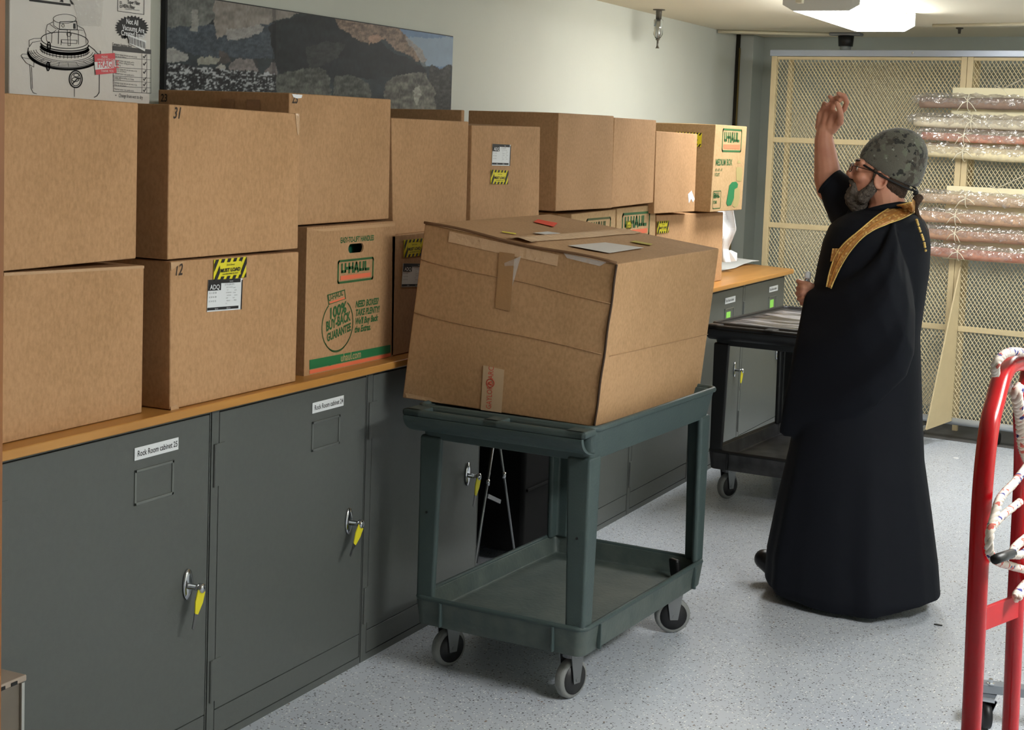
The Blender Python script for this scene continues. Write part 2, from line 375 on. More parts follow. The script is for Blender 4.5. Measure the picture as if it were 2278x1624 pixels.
for z in (.30, .56): MB().box((-2.515, 5.44, z), (-2.507, 5.72, z+.012)).build('rib', CASEB, t, bevel=.002)
for y_ in (5.47, 5.69):
    for x_ in (-3.08, -2.57): MB().cyl((x_-.012, y_, .026), (x_+.012, y_, .026), .026).box((x_-.006, y_-.006, .03), (x_+.006, y_+.006, .06)).build('caster', BLACKP, t)
t = thing('equipment_case', 'wide black case at the back of the dark kneehole behind the tripod', 'case', (-3.0, 5.17, 0))
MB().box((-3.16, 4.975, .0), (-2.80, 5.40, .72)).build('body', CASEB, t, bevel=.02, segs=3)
MB().box((-2.80, 5.10, .60), (-2.785, 5.28, .63)).build('handle', BLACKP, t, bevel=.004)
st(MB().box((-3.2, 4.95, 0), (-3.185, 5.75, .944)).build('trim_3', mat('kneehole_shade_panel', (34, 36, 36), .8), loc=(-3.19, 5.3, 0)))  # rear of the kneehole blackened, its shade put into the colour

# ---- framed panorama on the wall
art = thing('panorama_print', 'wide panoramic photo print of a dark rocky shore hanging on the wall above the boxes', 'picture', (XW+.01, 4.97, 1.42))
ay0, ay1, az0, az1 = 4.0, 5.95, 1.42, 2.116
MB().box((XW+.003, ay0, az0), (XW+.022, ay1, az1)).build('backing_board', mat('board_black', (22, 24, 28), .6), art, bevel=.002)
NY, NZ = 460, 164
nzz = {}
def vnoise(x, y, s, seed=0):
    g = nzz.setdefault((s, seed), np.random.default_rng(seed+int(s*100)).random((400, 400)))
    x = x/s; y = y/s; xi = np.floor(x).astype(int); yi = np.floor(y).astype(int); fx = x-xi; fy = y-yi
    fx = fx*fx*(3-2*fx); fy = fy*fy*(3-2*fy); a = lambda i, j: g[(xi+i) % 400, (yi+j) % 400]
    return (a(0, 0)*(1-fx)+a(1, 0)*fx)*(1-fy)+(a(0, 1)*(1-fx)+a(1, 1)*fx)*fy
YY, ZZ = np.meshgrid(np.linspace(ay0+.006, ay1-.004, NY+1), np.linspace(az0+.004, az1-.004, NZ+1), indexing='ij')
PX = (YY-4.0)/1.95; PZ = (az1-ZZ)                               # picture coordinates: 0..1 across, metres down from the top
# the print's own layout, in units of 636 across
_P = np.stack([np.full(YY.size, XW+.02), YY.ravel(), ZZ.ravel()], 1)-CP
_k = _P@CF; X = (CX+FPX*(_P@CR)/_k).reshape(YY.shape); Yp = (CY-FPX*(_P@CU)/_k).reshape(YY.shape)
n1 = sum(vnoise(X, Yp, s_, 1)*w_ for s_, w_ in ((40, .4), (18, .3), (8, .2), (3.5, .1)))
jx = X+(vnoise(X, Yp, 16, 5)-.5)*9+(vnoise(X, Yp, 4, 6)-.5)*4; jy = Yp+(vnoise(X, Yp, 16, 7)-.5)*7+(vnoise(X, Yp, 4, 8)-.5)*4
C = np.zeros(YY.shape+(3,)); C[:] = (62, 68, 74); C *= (.75+.5*n1)[..., None]
def region(pts, col, amt=.95, soft=1.0, tex=.45, s_=7, seed=3):
    pts = np.array(pts, float); ins = np.zeros(X.shape, bool); m_ = len(pts); jj = m_-1
    for i in range(m_):
        xi, yi = pts[i]; xj, yj = pts[jj]
        c_ = ((yi > jy) != (yj > jy)) & (jx < (xj-xi)*(jy-yi)/(yj-yi+1e-9)+xi); ins ^= c_; jj = i
    t_ = (1-tex/2+tex*(.6*vnoise(X, Yp*1.6, s_, seed)+.4*vnoise(X*1.7, Yp, s_/3, seed+1)))[..., None]
    C[ins] = (C*(1-amt)+amt*np.array(col)*t_)[ins]
region([(355, -60), (480, -60), (476, 40), (430, 78), (400, 100), (355, 104)], (112, 114, 116), tex=.5, s_=14)
region([(355, 60), (600, 50), (690, 70), (640, 125), (560, 130), (480, 128), (355, 108)], (80, 88, 100), tex=.5)
region([(470, -60), (690, -40), (660, 32), (598, 52), (540, 62), (516, 70), (480, 86), (476, 60)], (140, 134, 134), tex=.35, s_=16)
region([(500, 66), (560, 56), (590, 60), (555, 84), (510, 88)], (150, 148, 152), tex=.3)
region([(425, 20), (440, 20), (438, 70), (420, 70)], (146, 146, 148), tex=.3)
region([(355, 104), (400, 112), (418, 124), (408, 137), (355, 137)], (158, 158, 162), tex=.25)
region([(436, 128), (470, 122), (486, 128), (484, 140), (438, 140)], (150, 150, 146), tex=.25)
region([(484, 112), (505, 118), (512, 140), (486, 142)], (88, 84, 86), tex=.3)
region([(470, 158), (488, 142), (500, 150), (498, 162)], (170, 168, 170), tex=.2)
region([(505, 150), (526, 132), (560, 130), (575, 172), (560, 190), (530, 176), (510, 172)], (132, 126, 130), tex=.35)
region([(562, 130), (572, 134), (574, 166)], (70, 70, 74), tex=.3)
region([(574, 172), (600, 140), (612, 140), (616, 178), (590, 188)], (124, 118, 122), tex=.3)
region([(600, 55), (680, 30), (740, 30), (828, 86), (880, 120), (942, 146), (945, 176), (870, 170), (760, 178), (620, 165), (604, 120)], (46, 50, 54), tex=.5, s_=24)
region([(680, 106), (730, 92), (765, 100), (752, 128), (700, 150), (682, 150)], (66, 68, 70), tex=.4)
region([(735, 20), (878, 40), (892, 66), (930, 100), (948, 136), (925, 136), (896, 118), (868, 100), (846, 84), (820, 100), (780, 78), (752, 60)], (128, 112, 104), tex=.7)
region([(820, 82), (840, 76), (850, 86), (838, 98), (820, 98)], (160, 134, 122), tex=.3)
region([(874, -20), (1010, -20), (1010, 142), (994, 144), (976, 152), (950, 146), (936, 112), (912, 88), (890, 68)], (112, 132, 164), tex=.15, s_=30)
sk = (jx > 900) & (jy > 84) & (jx > 880+(jy-60)*.72) & (jy < 146)
C[sk] = C[sk]*.55+.45*np.array([168, 178, 190])
region([(955, 144), (976, 152), (1000, 142), (1000, 300), (955, 300)], (72, 72, 72), tex=.7)
region([(612, 165), (640, 160), (700, 148), (720, 156), (738, 200), (740, 300), (612, 300)], (92, 94, 92), tex=.8, s_=10)
region([(742, 172), (775, 166), (822, 188), (822, 300), (742, 300)], (86, 88, 86), tex=.8, s_=10)
region([(855, 178), (900, 164), (942, 164), (965, 200), (975, 300), (860, 300)], (108, 107, 104), tex=.75, s_=12)
region([(918, 200), (930, 190), (936, 210), (924, 236)], (150, 150, 146), tex=.5)
peb = (jy > 139+(X-360)*.10) & (X < 612)
pv = .6*vnoise(X, Yp*2.2, 3.4, 21)+.4*vnoise(X, Yp*2, 9, 22); pc = np.where(pv > .62, 170., np.where(pv > .5, 92., 50.))
C[peb] = (np.stack([pc, pc*1.02, pc*1.08], -1)*(.8+.4*n1[..., None]))[peb]
C[(X > 604) & (X < 612)] *= .8
C[..., 2] *= .96; C = np.clip((C-70)*1.20+58, 4, 255)/255; Cl = np.where(C <= .04045, C/12.92, ((C+.055)/1.055)**2.4)
pm = MB(); pm.v = [(XW+.0235, y, z) for y, z in zip(YY.ravel(), ZZ.ravel())]
idx = np.arange((NY+1)*(NZ+1)).reshape(NY+1, NZ+1)
pm.f = np.stack([idx[:-1, :-1], idx[1:, :-1], idx[1:, 1:], idx[:-1, 1:]], -1).reshape(-1, 4).tolist()
pmat = mat('print_surface', (80, 80, 80), .5, spec=.18)
po = pm.build('print', pmat, art, fixn=False)
at_ = po.data.color_attributes.new('picture', 'FLOAT_COLOR', 'POINT')
at_.data.foreach_set('color', np.concatenate([Cl.reshape(-1, 3), np.ones((Cl.size//3, 1))], 1).ravel())
an = pmat.node_tree.nodes.new('ShaderNodeVertexColor'); an.layer_name = 'picture'
pmat.node_tree.links.new(an.outputs[0], pmat.node_tree.nodes['Principled BSDF'].inputs['Base Color'])

# ---- ceiling fixtures
HOUS = mat('fixture_housing', (214, 214, 208), .5)
LENS = mat('fluorescent_lens', (255, 255, 255), .5, emit=((250, 251, 250), LAMP)); LENS_NEAR = mat('fluorescent_lens_near', (255, 255, 255), .5, emit=((250, 251, 250), LAMP_NEAR))
def fixture(x0, y0, label, w=.36, ln=1.26, lens=LENS):
    t = thing('ceiling_light', label, 'light', (x0+w/2, y0+ln/2, ZC), 0, 'fluorescent ceiling lights')
    MB().box((x0+.05, y0+.02, ZC-.05), (x0+w-.05, y0+ln-.02, ZC)).build('housing', HOUS, t, bevel=.004)
    for yy in (y0, y0+ln-.012):
        MB().prism([(x0, yy, ZC-.004), (x0+w, yy, ZC-.004), (x0+w, yy, ZC-.07), (x0+w-.05, yy, ZC-.098), (x0+.05, yy, ZC-.098), (x0, yy, ZC-.07)], (0, .012, 0)).build('end_cap', HOUS, t)
    cs = [(x0, ZC-.03), (x0, ZC-.07), (x0+.05, ZC-.1), (x0+w-.05, ZC-.1), (x0+w, ZC-.07), (x0+w, ZC-.03)]
    MB().prism([(x, y0+.012, z) for x, z in cs], (0, ln-.024, 0)).build('lens', lens, t, bevel=.01, label='glowing white lens')
fixture(-2.06, 7.1, 'glowing fluorescent light on the ceiling in front of the mesh screens')
fixture(.60, 2.75, 'fluorescent light on the ceiling above the right side of the aisle, nearest the camera', lens=LENS_NEAR)
fixture(-.25, 7.3, 'fluorescent light on the ceiling just right of the one in view')
# round detector and clip at the top edge of the picture
t = thing('smoke_detector', 'round cream detector on the ceiling just before the glowing light', 'detector', (-2.02, 6.83, ZC))
MB().lathe((-2.04, 6.80, ZC), (0, 0, -1), [(0, .13), (.025, .13), (.05, .10), (.065, .05)], 28).build('body', mat('cream_plastic', (224, 216, 190), .5), t, smooth=True)
MB().box((-1.93, 6.85, ZC-.085), (-1.90, 6.89, ZC)).build('clip', MATS['cream_plastic'], t, bevel=.004)
# sprinkler in a glass sleeve
t = thing('sprinkler', 'small clear glass sprinkler hanging from the ceiling by the left wall', 'sprinkler', (-3.06, 8.14, ZC))
sx, sy = -3.055, 8.12
MB().lathe((sx, sy, ZC), (0, 0, -1), [(0, .034), (.004, .034), (.005, .017), (.018, .017), (.02, .016), (.055, .016)], 18).build('base', mat('dull_metal', (96, 92, 84), .4, .7), t, smooth=True)
GL = mat('clear_glass', (240, 244, 246), .05, trans=1.0)
MB().lathe((sx, sy, ZC-.055), (0, 0, -1), [(0, .024), (.004, .026), (.082, .026), (.10, .016), (.106, .008)], 20).build('glass_tube', GL, t, smooth=True)
MB().lathe((sx, sy, ZC-.05), (0, 0, -1), [(0, .008), (.06, .008), (.08, .012), (.1, .006)], 12).build('core', mat('silvery', (200, 200, 198), .3, .9), t, smooth=True)
MB().lathe((sx, sy, ZC-.158), (0, 0, -1), [(0, .011), (.008, .012), (.012, .006), (.04, .005), (.05, .008), (.052, .011), (.055, .011)], 14).build('tip', MATS['dull_metal'], t, smooth=True)
# second, dark sprinkler / sensor by the back wall
t = thing('ceiling_sensor', 'dark round sensor on a small steel plate, on the ceiling above the mesh screens', 'sensor', (-2.44, 9.85, ZC))
ux, uy = -2.42, 9.80
MB().box((ux-.10, uy-.05, ZC-.02), (ux+.10, uy+.05, ZC)).build('plate', mat('plate_metal', (138, 142, 146), .4, .6), t, bevel=.008)
MB().cyl((ux, uy, ZC-.085), (ux, uy, ZC-.02), .045, .05).build('housing', BLACKP, t, smooth=True)
MB().lathe((ux, uy, ZC-.085), (0, 0, -1), [(0, .036), (.02, .034), (.032, .02), (.036, .004)], 18).build('lens', mat('lens_glass', (190, 196, 200), .15, trans=.7), t, smooth=True)
t = props(MB().tube([(-3.19, 9.56, ZC-.012), (-2.9, 9.66, ZC-.012), (-2.5, 9.80, ZC-.012), (-2.33, 9.84, ZC-.012)], .011, 8).build('ceiling_pipe', mat('painted_pipe', (212, 204, 178), .6), smooth=True, loc=(-3.19, 9.56, ZC)), 'thin cream-painted pipe running across the ceiling from the left wall', 'pipe')
t = props(MB().tube([(-1.75, 9.1, ZC-.008), (-.9, 8.9, ZC-.008), (.6, 8.5, ZC-.008)], .010, 8).build('ceiling_pipe', MATS['painted_pipe'], smooth=True, loc=(-1.75, 9.1, ZC)), 'thin cream-painted pipe on the ceiling right of the glowing light', 'pipe')
t = props(MB().lathe((-1.645, 9.36, ZC), (0, 0, -1), [(0, .022), (.006, .022), (.01, .01), (.035, .008)], 12).build('ceiling_hook', MATS['dull_metal'], smooth=True, loc=(-1.645, 9.36, ZC)), 'tiny metal hook on the ceiling right of the glowing light', 'hook')
# ================================================================ cartons on the worktop
def XFr(X, lift=.0008): return Frame((X, 0, 0), (X, 1, 0), (X, 0, 1), lift)
def px2(X, pts): return [(lambda p: (p[1], p[2]))(onx(*q, X)) for q in pts]
UG = mat('print_green', (44, 92, 46), .7); UGL = mat('print_green_bright', (26, 110, 62), .7); UO = mat('print_orange', (226, 112, 76), .7)
OLV = mat('print_olive', (76, 84, 40), .7); PALE = mat('print_pale_olive', (156, 142, 92), .7)
INKF = mat('marker_ink', (52, 38, 26), .7)
TAPEB = mat('brown_tape', (150, 110, 72), .3, spec=.6, bump=(60, .2))
CARTONS = 'cardboard boxes stacked on the worktop'
def carton(label, X, quad, depth, material=KRAFT, lean=0., cat='box', name='cardboard_box', group=CARTONS, holes=None):
    """quad: front corners TL TR BR BL as seen in the photo, all on the plane x = X; the box runs back by depth"""
    f = [onx(*q, X) for q in quad]; back = np.array([-depth, 0, 0])
    if quad[2][1] > 600 and name == 'cardboard_box': f[2] = np.array([f[2][0], f[2][1], WZ1+.0015]); f[3] = np.array([f[3][0], f[3][1], WZ1+.0015])
    TL, TR, BR, BL = f
    m = MB(); bk = [p+back for p in f]
    if holes is None:
        # front and back panels lightly subdivided so that the board can bow
        n = 6
        def face(a, b, c, d, out):
            def fn(u, v):
                p = (a*(1-u)+b*u)*(1-v)+(d*(1-u)+c*u)*v
                return p+np.array(out)*math.sin(math.pi*u)*math.sin(math.pi*v)
            return fn
        m.grid(face(BL, BR, TR, TL, (0., 0, 0)), n, n)
        m.grid(face(bk[2], bk[3], bk[0], bk[1], (0, 0, 0)), n, n)
        m.grid(face(bk[3], BL, TL, bk[0], (0, -.003, 0)), n, n); m.grid(face(BR, bk[2], bk[1], TR, (0, .003, 0)), n, n)
        m.grid(face(TL, TR, bk[1], bk[0], (0, 0, .004)), n, n); m.grid(face(bk[3], bk[2], BR, BL, (0, 0, 0)), n, n)
        c = (BL+BR)/2+back/2
        o = weld(m, name, material, c)
    else: o = holes(f, bk, name, material)
    props(o, label, cat, group)
    return o, XFr(X), f
def weld(m, name, material, c, bev=.0035):
    import bmesh
    o = m.build(name, material, loc=tuple(c), fixn=False)
    bm = bmesh.new(); bm.from_mesh(o.data); bmesh.ops.remove_doubles(bm, verts=bm.verts, dist=.0005); bmesh.ops.recalc_face_normals(bm, faces=bm.faces)
    bm.to_mesh(o.data); bm.free()
    o.data.polygons.foreach_set('use_smooth', [True]*len(o.data.polygons))
    md = o.modifiers.new('bevel', 'BEVEL'); md.width = bev; md.segments = 3; md.limit_method = 'ANGLE'; md.angle_limit = math.radians(40)
    md = o.modifiers.new('wn', 'WEIGHTED_NORMAL'); md.keep_sharp = True
    return o
def tape_edge(o, a, b, w, dn, lab='clear packing tape'):
    """strip of tape from a to b, w wide, folded over an edge whose outward direction is dn"""
def quadpatch(name, m, parent, pts, n, th=.0006, label=None, k=.0008):
    n = np.array(n, float); return MB().prism([np.array(p)+n*k for p in pts], n*th).build(name, m, parent, label=label)
def handwriting(o, F, txt, px, X, size, shear=.2):
    (y, z), = px2(X, [px]); F.text(mb := MB(), txt, y, z, size, k=1, bold=.018, shear=shear, xs=.8)
    return mb.build('handwritten_number', INKF, o)

def must_load(o, X, quad, text=True):
    """yellow hazard-striped sticker with black lettering; quad = TL TR BR BL in the photo"""
    p = [onx(*q, X) for q in quad]; F = Frame(p[3], p[2], p[0], .0022); w, h = F.w, F.h
    s = F.rect(MB(), 0, 0, w, h).build('must_load_sticker', YEL, o, label='yellow sticker with black stripes')
    k = MB(); st_ = w/7.2
    def clip(poly, x0, y0, x1, y1):
        def cl(P, f, inter):
            out = []
            for i in range(len(P)):
                a, b = P[i-1], P[i]
                if f(b):
                    if not f(a): out.append(inter(a, b))
                    out.append(b)
                elif f(a): out.append(inter(a, b))
            return out
        ix = lambda c: (lambda a, b: (c, a[1]+(b[1]-a[1])*(c-a[0])/(b[0]-a[0]+1e-12)))
        iy = lambda c: (lambda a, b: (a[0]+(b[0]-a[0])*(c-a[1])/(b[1]-a[1]+1e-12), c))
        for f, i_ in ((lambda q: q[0] >= x0, ix(x0)), (lambda q: q[0] <= x1, ix(x1)), (lambda q: q[1] >= y0, iy(y0)), (lambda q: q[1] <= y1, iy(y1))):
            poly = cl(poly, f, i_)
            if len(poly) < 3: return []
        return poly
    bw, bh = w*.17, h*.17
    for i in range(-6, 9):
        x = i*st_*1.35; sl = h*.62
        par = [(x, 0), (x+st_*.62, 0), (x+st_*.62+sl, h), (x+sl, h)]
        for r_ in ((0, 0, w, bh), (0, h-bh, w, h), (0, bh, bw, h-bh), (w-bw, bh, w, h-bh)):
            q = clip(par, *r_)
            if len(q) >= 3: F.poly(k, q, 2.0, .0003)
    F.text(k, 'MUST LOAD', w*.5, h*.37, h*.24, 2.0, bold=.035, xs=w/h*.46, align='CENTER')
    F.text(k, 'Gold Streak', w*.5, h*.66, h*.13, 2.0, shear=.4, align='CENTER')
    F.text(k, 'ON SPECIFIED FLIGHT', w*.5, h*.24, h*.085, 2.0, bold=.02, xs=w/h*.58, align='CENTER')
    k.build('sticker_print', INK, s)
    return s
GREYT = mat('grey_print', (132, 136, 140), .7)
def adq_label(o, X, quad, name_txt='ADQ'):
    p = [onx(*q, X) for q in quad]; F = Frame(p[3], p[2], p[0], .0016); w, h = F.w, F.h
    s = F.rect(MB(), 0, 0, w, h).build('shipping_label', LBL, o, label='black and white shipping label')
    k = MB()
    F.rect(k, 0, h*.88, w*.93, h, 2); F.rect(k, 0, h*.66, w*.36, h*.88, 2); F.rect(k, 0, h*.045, w*.90, h*.13, 2); F.rect(k, w*.975, 0, w, h*.95, 2)
    k.build('label_bands', INK, s)
    g = MB(); F.text(g, name_txt, w*.02, h*.70, h*.21, 4.2, bold=.01, xs=.62*w/h*.95)
    F.text(g, 'Customer', w*.58, h*.92, h*.045, 4.2, bold=.01); F.text(g, 'Business', w*.18, h*.07, h*.05, 4.2, bold=.01); F.text(g, 'Reference', w*.52, h*.07, h*.05, 4.2, bold=.01)
    g.build('label_lettering', LBL, s)
    r_ = MB()
    for i, (tx) in enumerate(('AC  11  224  008', 'AC  80  456  008', 'AC  04  455  021')): F.text(r_, tx, w*.03, h*(.56-.13*i), h*.075, 2, xs=.72)
    r_.build('label_text', GREYT, s); r_ = MB()
    F.text(r_, 'JCT 01 JAN 757C', w*.48, h*.80, h*.085, 2, xs=.8)
    for i in range(7): F.text(r_, ('DELTA CARGO', 'FLT', 'ATTENTION', 'CUSTOMS', 'UNIT', 'FREIGHT', 'P C')[i], w*(.52+.02*(i % 2)), h*(.72-.085*i), h*.05, 2)
    for i in range(6): F.text(r_, ('DAIRY', 'FARM', 'STORE', 'CARGO', 'SEAT', 'FRESH')[i], w*(.72+.04*(i % 2)), h*(.70-.08*i), h*.05, 2)
    r_.build('address_text', GREYT, s)
    return s
def uhaul_logo(o, F, x0, y0, w, h, k=1., m=None, xs=None):
    """rounded green outline, lettering and an orange bar"""
    t = w*.032
    g = MB(); F.outline(g, x0, y0, x0+w, y0+h, t, r=h*.09, k=k)
    F.rect(g, x0+w*.03, y0+h*.955, x0+w*.97, y0+h, k)
    # blocky letters drawn stroke by stroke: U - H A U L
    s = h*.42; b = y0+h*.43; cw = w*.86/5.05; gx = x0+w*.075; wd = cw*.25
    def ST(pts): F.line(g, [(gx+cw*a, b+s*c) for a, c in pts], wd, k, th=.0005)
    ST([(.16, 1), (.16, .16), (.74, .16), (.74, 1)])
    ST([(.9, .5), (1.45, .5)])
    ST([(1.38, 0), (1.38, 1)]); ST([(1.96, 0), (1.96, 1)]); ST([(1.38, .5), (1.96, .5)])
    ST([(2.22, 0), (2.56, 1), (2.90, 0)]); ST([(2.36, .3), (2.76, .3)])
    ST([(3.18, 1), (3.18, .16), (3.76, .16), (3.76, 1)])
    ST([(4.10, 1), (4.10, .14), (4.72, .14)])
    lg = g.build('printed_logo', m or UG, o, label='green and orange printed logo')
    F.rect(MB(), x0+w*.07, y0+h*.11, x0+w*.93, y0+h*.31, k).build('orange_bar', UO, lg)
    return lg

# ---- bottom row, left to right
A0, F, f = carton('plain cardboard box at the far left, bottom of its stack', -2.493, [(-150, 616), (321, 590), (316, 922), (-150, 1043)], .50, KRAFT)
quadpatch('clear_tape_strip', CLEAR_TAPE, A0, [onx(8, 607, -2.493), onx(320, 591, -2.493), onx(320, 597, -2.493), onx(8, 614, -2.493)], (1, 0, 0))
B0, F, f = carton('cardboard box marked 12, yellow striped sticker above a black and white label', -2.462, [(379, 582), (665, 560), (658, 845), (378, 921)], .50, KRAFT)
handwriting(B0, F, '12', (387, 613), -2.462, .042)
must_load(B0, -2.462, [(474.3, 578), (547.5, 571), (545, 616.5), (473, 625)])
adq_label(B0, -2.462, [(462, 622.5), (540, 618), (535, 688), (459, 694)])
quadpatch('tape_patch', CLEAR_TAPE, B0, [onx(379, 584, -2.462), onx(412, 581, -2.462), onx(396, 590, -2.462), onx(380, 602, -2.462)], (1, 0, 0))
quadpatch('tape_patch', CLEAR_TAPE, B0, [onx(379, 905, -2.462), onx(392, 900, -2.462), onx(400, 912, -2.462), onx(379, 918, -2.462)], (1, 0, 0))

# hand-hole box
def hole_box(f, bk, name, material):
    TL, TR, BR, BL = f; X = TL[0]
    hy = [onx(*q, X) for q in ((775, 553), (809, 551))]
    cyh = (hy[0][1]+hy[1][1])/2; czh = (hy[0][2]+hy[1][2])/2; ww = (hy[1][1]-hy[0][1])/2; hh = .0145
    inner = [(X, cyh+math.copysign(max(0, ww-hh), math.cos(a))+hh*math.cos(a), czh+hh*math.sin(a)) for a in np.linspace(0, 2*math.pi, 24, endpoint=False)+.01]
    m = MB(); outer = []
    per = [TR, TL, BL, BR]
    def edge_pt(a):          # where the direction from the hole centre meets the outline of the front
        d = np.array([math.cos(a), math.sin(a)]); best = None
        for i in range(4):
            p, q = per[i][1:], per[(i+1) % 4][1:]; e = q-p
            M_ = np.array([[d[0], -e[0]], [d[1], -e[1]]]); det = np.linalg.det(M_)
            if abs(det) < 1e-9: continue
            t_, s_ = np.linalg.solve(M_, p-np.array([cyh, czh]))
            if t_ > 0 and -1e-6 <= s_ <= 1+1e-6: best = t_ if best is None else min(best, t_)
        return (X, cyh+best*d[0], czh+best*d[1])
    angs = [math.atan2(q[2]-czh, q[1]-cyh) for q in inner]
    items = [(a, edge_pt(a)) for a in angs]
    extra = [(math.atan2(c[2]-czh, c[1]-cyh), tuple(c)) for c in per]
    allo = sorted(items+extra); k = len(m.v)
    ins = sorted(zip(angs, inner)); n = len(ins)
    m.v += [p for _, p in ins]; m.v += [p for _, p in allo]; no = len(allo)
    ia = [a for a, _ in ins]
    for j in range(no):
        a, b = allo[j][0], allo[(j+1) % no][0]
        i0 = max([i for i in range(n) if ia[i] <= a+1e-9] or [n-1]); i1 = max([i for i in range(n) if ia[i] <= b+1e-9] or [n-1])
        if i0 == i1: m.f.append((k+i0, k+n+j, k+n+(j+1) % no))
        else: m.f.append((k+i0, k+n+j, k+n+(j+1) % no, k+i1))
    # thickness of the board around the hole
    k2 = len(m.v); m.v += [(p[0]-.006, p[1], p[2]) for _, p in ins]
    for i in range(n): m.f.append((k+i, k+(i+1) % n, k2+(i+1) % n, k2+i))
    B = bk
    m.add([TL, TR, BR, BL, *B], [(1, 0, 4, 5), (2, 1, 5, 6), (3, 2, 6, 7), (0, 3, 7, 4), (5, 4, 7, 6)])
    o = m.build(name, material, loc=tuple((BL+BR)/2+np.array([-.2, 0, 0])), fixn=False)
    md = o.modifiers.new('solid', 'SOLIDIFY'); md.thickness = .004; md.offset = -1
    return o
X = -2.50
C0, F, f = carton('printed cardboard box with hand hole, jar drawing and green stripe', X, [(684, 508.5), (879, 494), (873, 795), (677, 838.5)], .42, KRAFT_B, holes=hole_box)
MB().box((X-.14, f[0][1]+.03, f[0][2]-.30), (X-.05, f[1][1]-.05, f[0][2]-.02)).build('contents', mat('green_wrap', (20, 96, 70), .6), C0, bevel=.01, label='green and white things inside the box')
MB().lathe((X-.03, 4.245, 1.335), (1, .1, 0), [(0, .014), (.01, .013), (.016, .006)], 14).build('white_item', WHITEP, C0, smooth=True)
quadpatch('clear_tape_strip', CLEAR_TAPE, C0, [onx(688, 511, X), onx(878, 496, X), onx(878, 503, X), onx(720, 515, X)], (1, 0, 0))
q = px2(X, [(757, 537), (826, 531)])
g = MB(); F.text(g, 'EASY-TO-LIFT HANDLES', q[0][0], q[0][1]-.005, .0235, bold=.03, xs=.78); g.build('printed_text', UG, C0)
q = px2(X, [(750, 630.5), (831, 571)])
uhaul_logo(C0, F, q[0][0]+.003, q[0][1]+.001, q[1][0]-q[0][0]-.006, q[1][1]-q[0][1]-.004)
# jar emblem
g = MB(); c = px2(X, [(751, 714)])[0]; rw = .088; rh = .080
F.line(g, [(c[0]+rw*math.cos(a)-.15*rh*0, c[1]-.012+rh*math.sin(a)) for a in np.linspace(math.radians(128), math.radians(412), 46)], .0036)
F.line(g, [(c[0]+.9*rw*math.cos(a), c[1]-.018+.97*rh*math.sin(a)) for a in np.linspace(math.radians(215), math.radians(325), 24)], .002)
lid = px2(X, [(728, 657), (766, 645), (768, 664), (731, 677)]); F.line(g, lid, .0036, closed=True)
for tx, (px_, py_), sz, xs_ in (('100%', (731, 711), .046, 1.0), ('BUY-BACK', (725, 737), .040, .72), ('GUARANTEE', (727, 760), .034, .70)):
    y, z = px2(X, [(px_, py_)])[0]; F.text(g, tx, y, z, sz, bold=.04, xs=xs_, shear=.12, rot=math.radians(9))
F.text(g, 'ALWAYS MADE RIGHT', c[0]-.045, c[1]-.135, .011, bold=.01, rot=math.radians(9))
e = g.build('printed_emblem', UG, C0, label='green printed jar emblem'); g = MB()
for tx, (px_, py_) in (('NEED BOXES?', (790, 684)), ('TAKE PLENTY!', (790, 703)), ("We'll Buy Back", (789, 722)), ('the Extras.', (788, 740))):
    y, z = px2(X, [(px_, py_)])[0]; F.text(g, tx, y, z, .028, bold=.04, xs=.80, shear=.25)
g.build('printed_slogan', UG, C0)
g2 = MB(); F.text(g2, 'U-HAUL', lid[0][0]+.007, lid[0][1]-.019, .024, bold=.02, xs=.95, rot=math.radians(9), k=1); g2.build('lettering', UG, e)
l2 = px2(X, [(732, 672), (766, 661), (767, 664.5), (733, 675.5)]); F.poly(MB(), l2).build('orange_bar', UO, e)
gs = px2(X, [(688, 801), (868, 767), (868, 784), (688, 822)]); F.poly(MB(), gs[::-1]).build('green_stripe', UGL, C0)
g = MB(); y, z = px2(X, [(757, 803)])[0]; F.text(g, 'uhaul.com', y, z-.002, .034, bold=.012, k=2, xs=.85); g.build('printed_text', mat('print_knockout', (176, 150, 108), .7), C0)
os_ = px2(X, [(688, 824), (868, 786), (868, 792.5), (688, 832)]); F.poly(MB(), os_[::-1]).build('orange_stripe', UO, C0)

D0, F, f = carton('shadowed box with two stickers, between the hand hole box and the tilted box', -2.50, [(872, 524), (1045, 506), (1043, 752), (870, 787)], .44, KRAFT_B)
must_load(D0, -2.50, [(897, 534), (941, 529), (941, 568), (897, 573)])
adq_label(D0, -2.50, [(896, 586), (946, 582), (944, 638), (892, 639)])
E0, F, f = carton('cardboard box behind the tilted box, carrying the box with two stickers', -2.50, [(1050, 506), (1200, 492), (1200, 720), (1047, 750)], .44, KRAFT_B)
F0, F, f = carton('pale printed box behind the tilted box, only the top of its logo showing', -2.53, [(1271.6, 476.5), (1370, 465.8), (1366, 680), (1268, 708)], .42, KRAFT_L)
q = px2(-2.53, [(1303, 545), (1358, 484)]); uhaul_logo(F0, F, q[0][0], q[0][1], q[1][0]-q[0][0], q[1][1]-q[0][1], m=OLV)
G0, F, f = carton('pale printed box with green logo and small yellow sticker, behind the tilted box', -2.53, [(1372.5, 464), (1459, 455.5), (1455, 660), (1368, 680)], .42, KRAFT_L)
q = px2(-2.53, [(1383, 530), (1445, 472)]); uhaul_logo(G0, F, q[0][0], q[0][1], q[1][0]-q[0][0], q[1][1]-q[0][1]); 
must_load(G0, -2.53, [(1392, 492), (1404, 490), (1404, 508), (1393, 509)])
H0, F, f = carton('wide box with yellow sticker, bottom of the far end beside the white paper', -2.546, [(1461, 478.5), (1609, 472), (1605, 625), (1459, 661)], .44, KRAFT)
must_load(H0, -2.546, [(1461, 493), (1488, 490), (1486, 517), (1461, 520)])

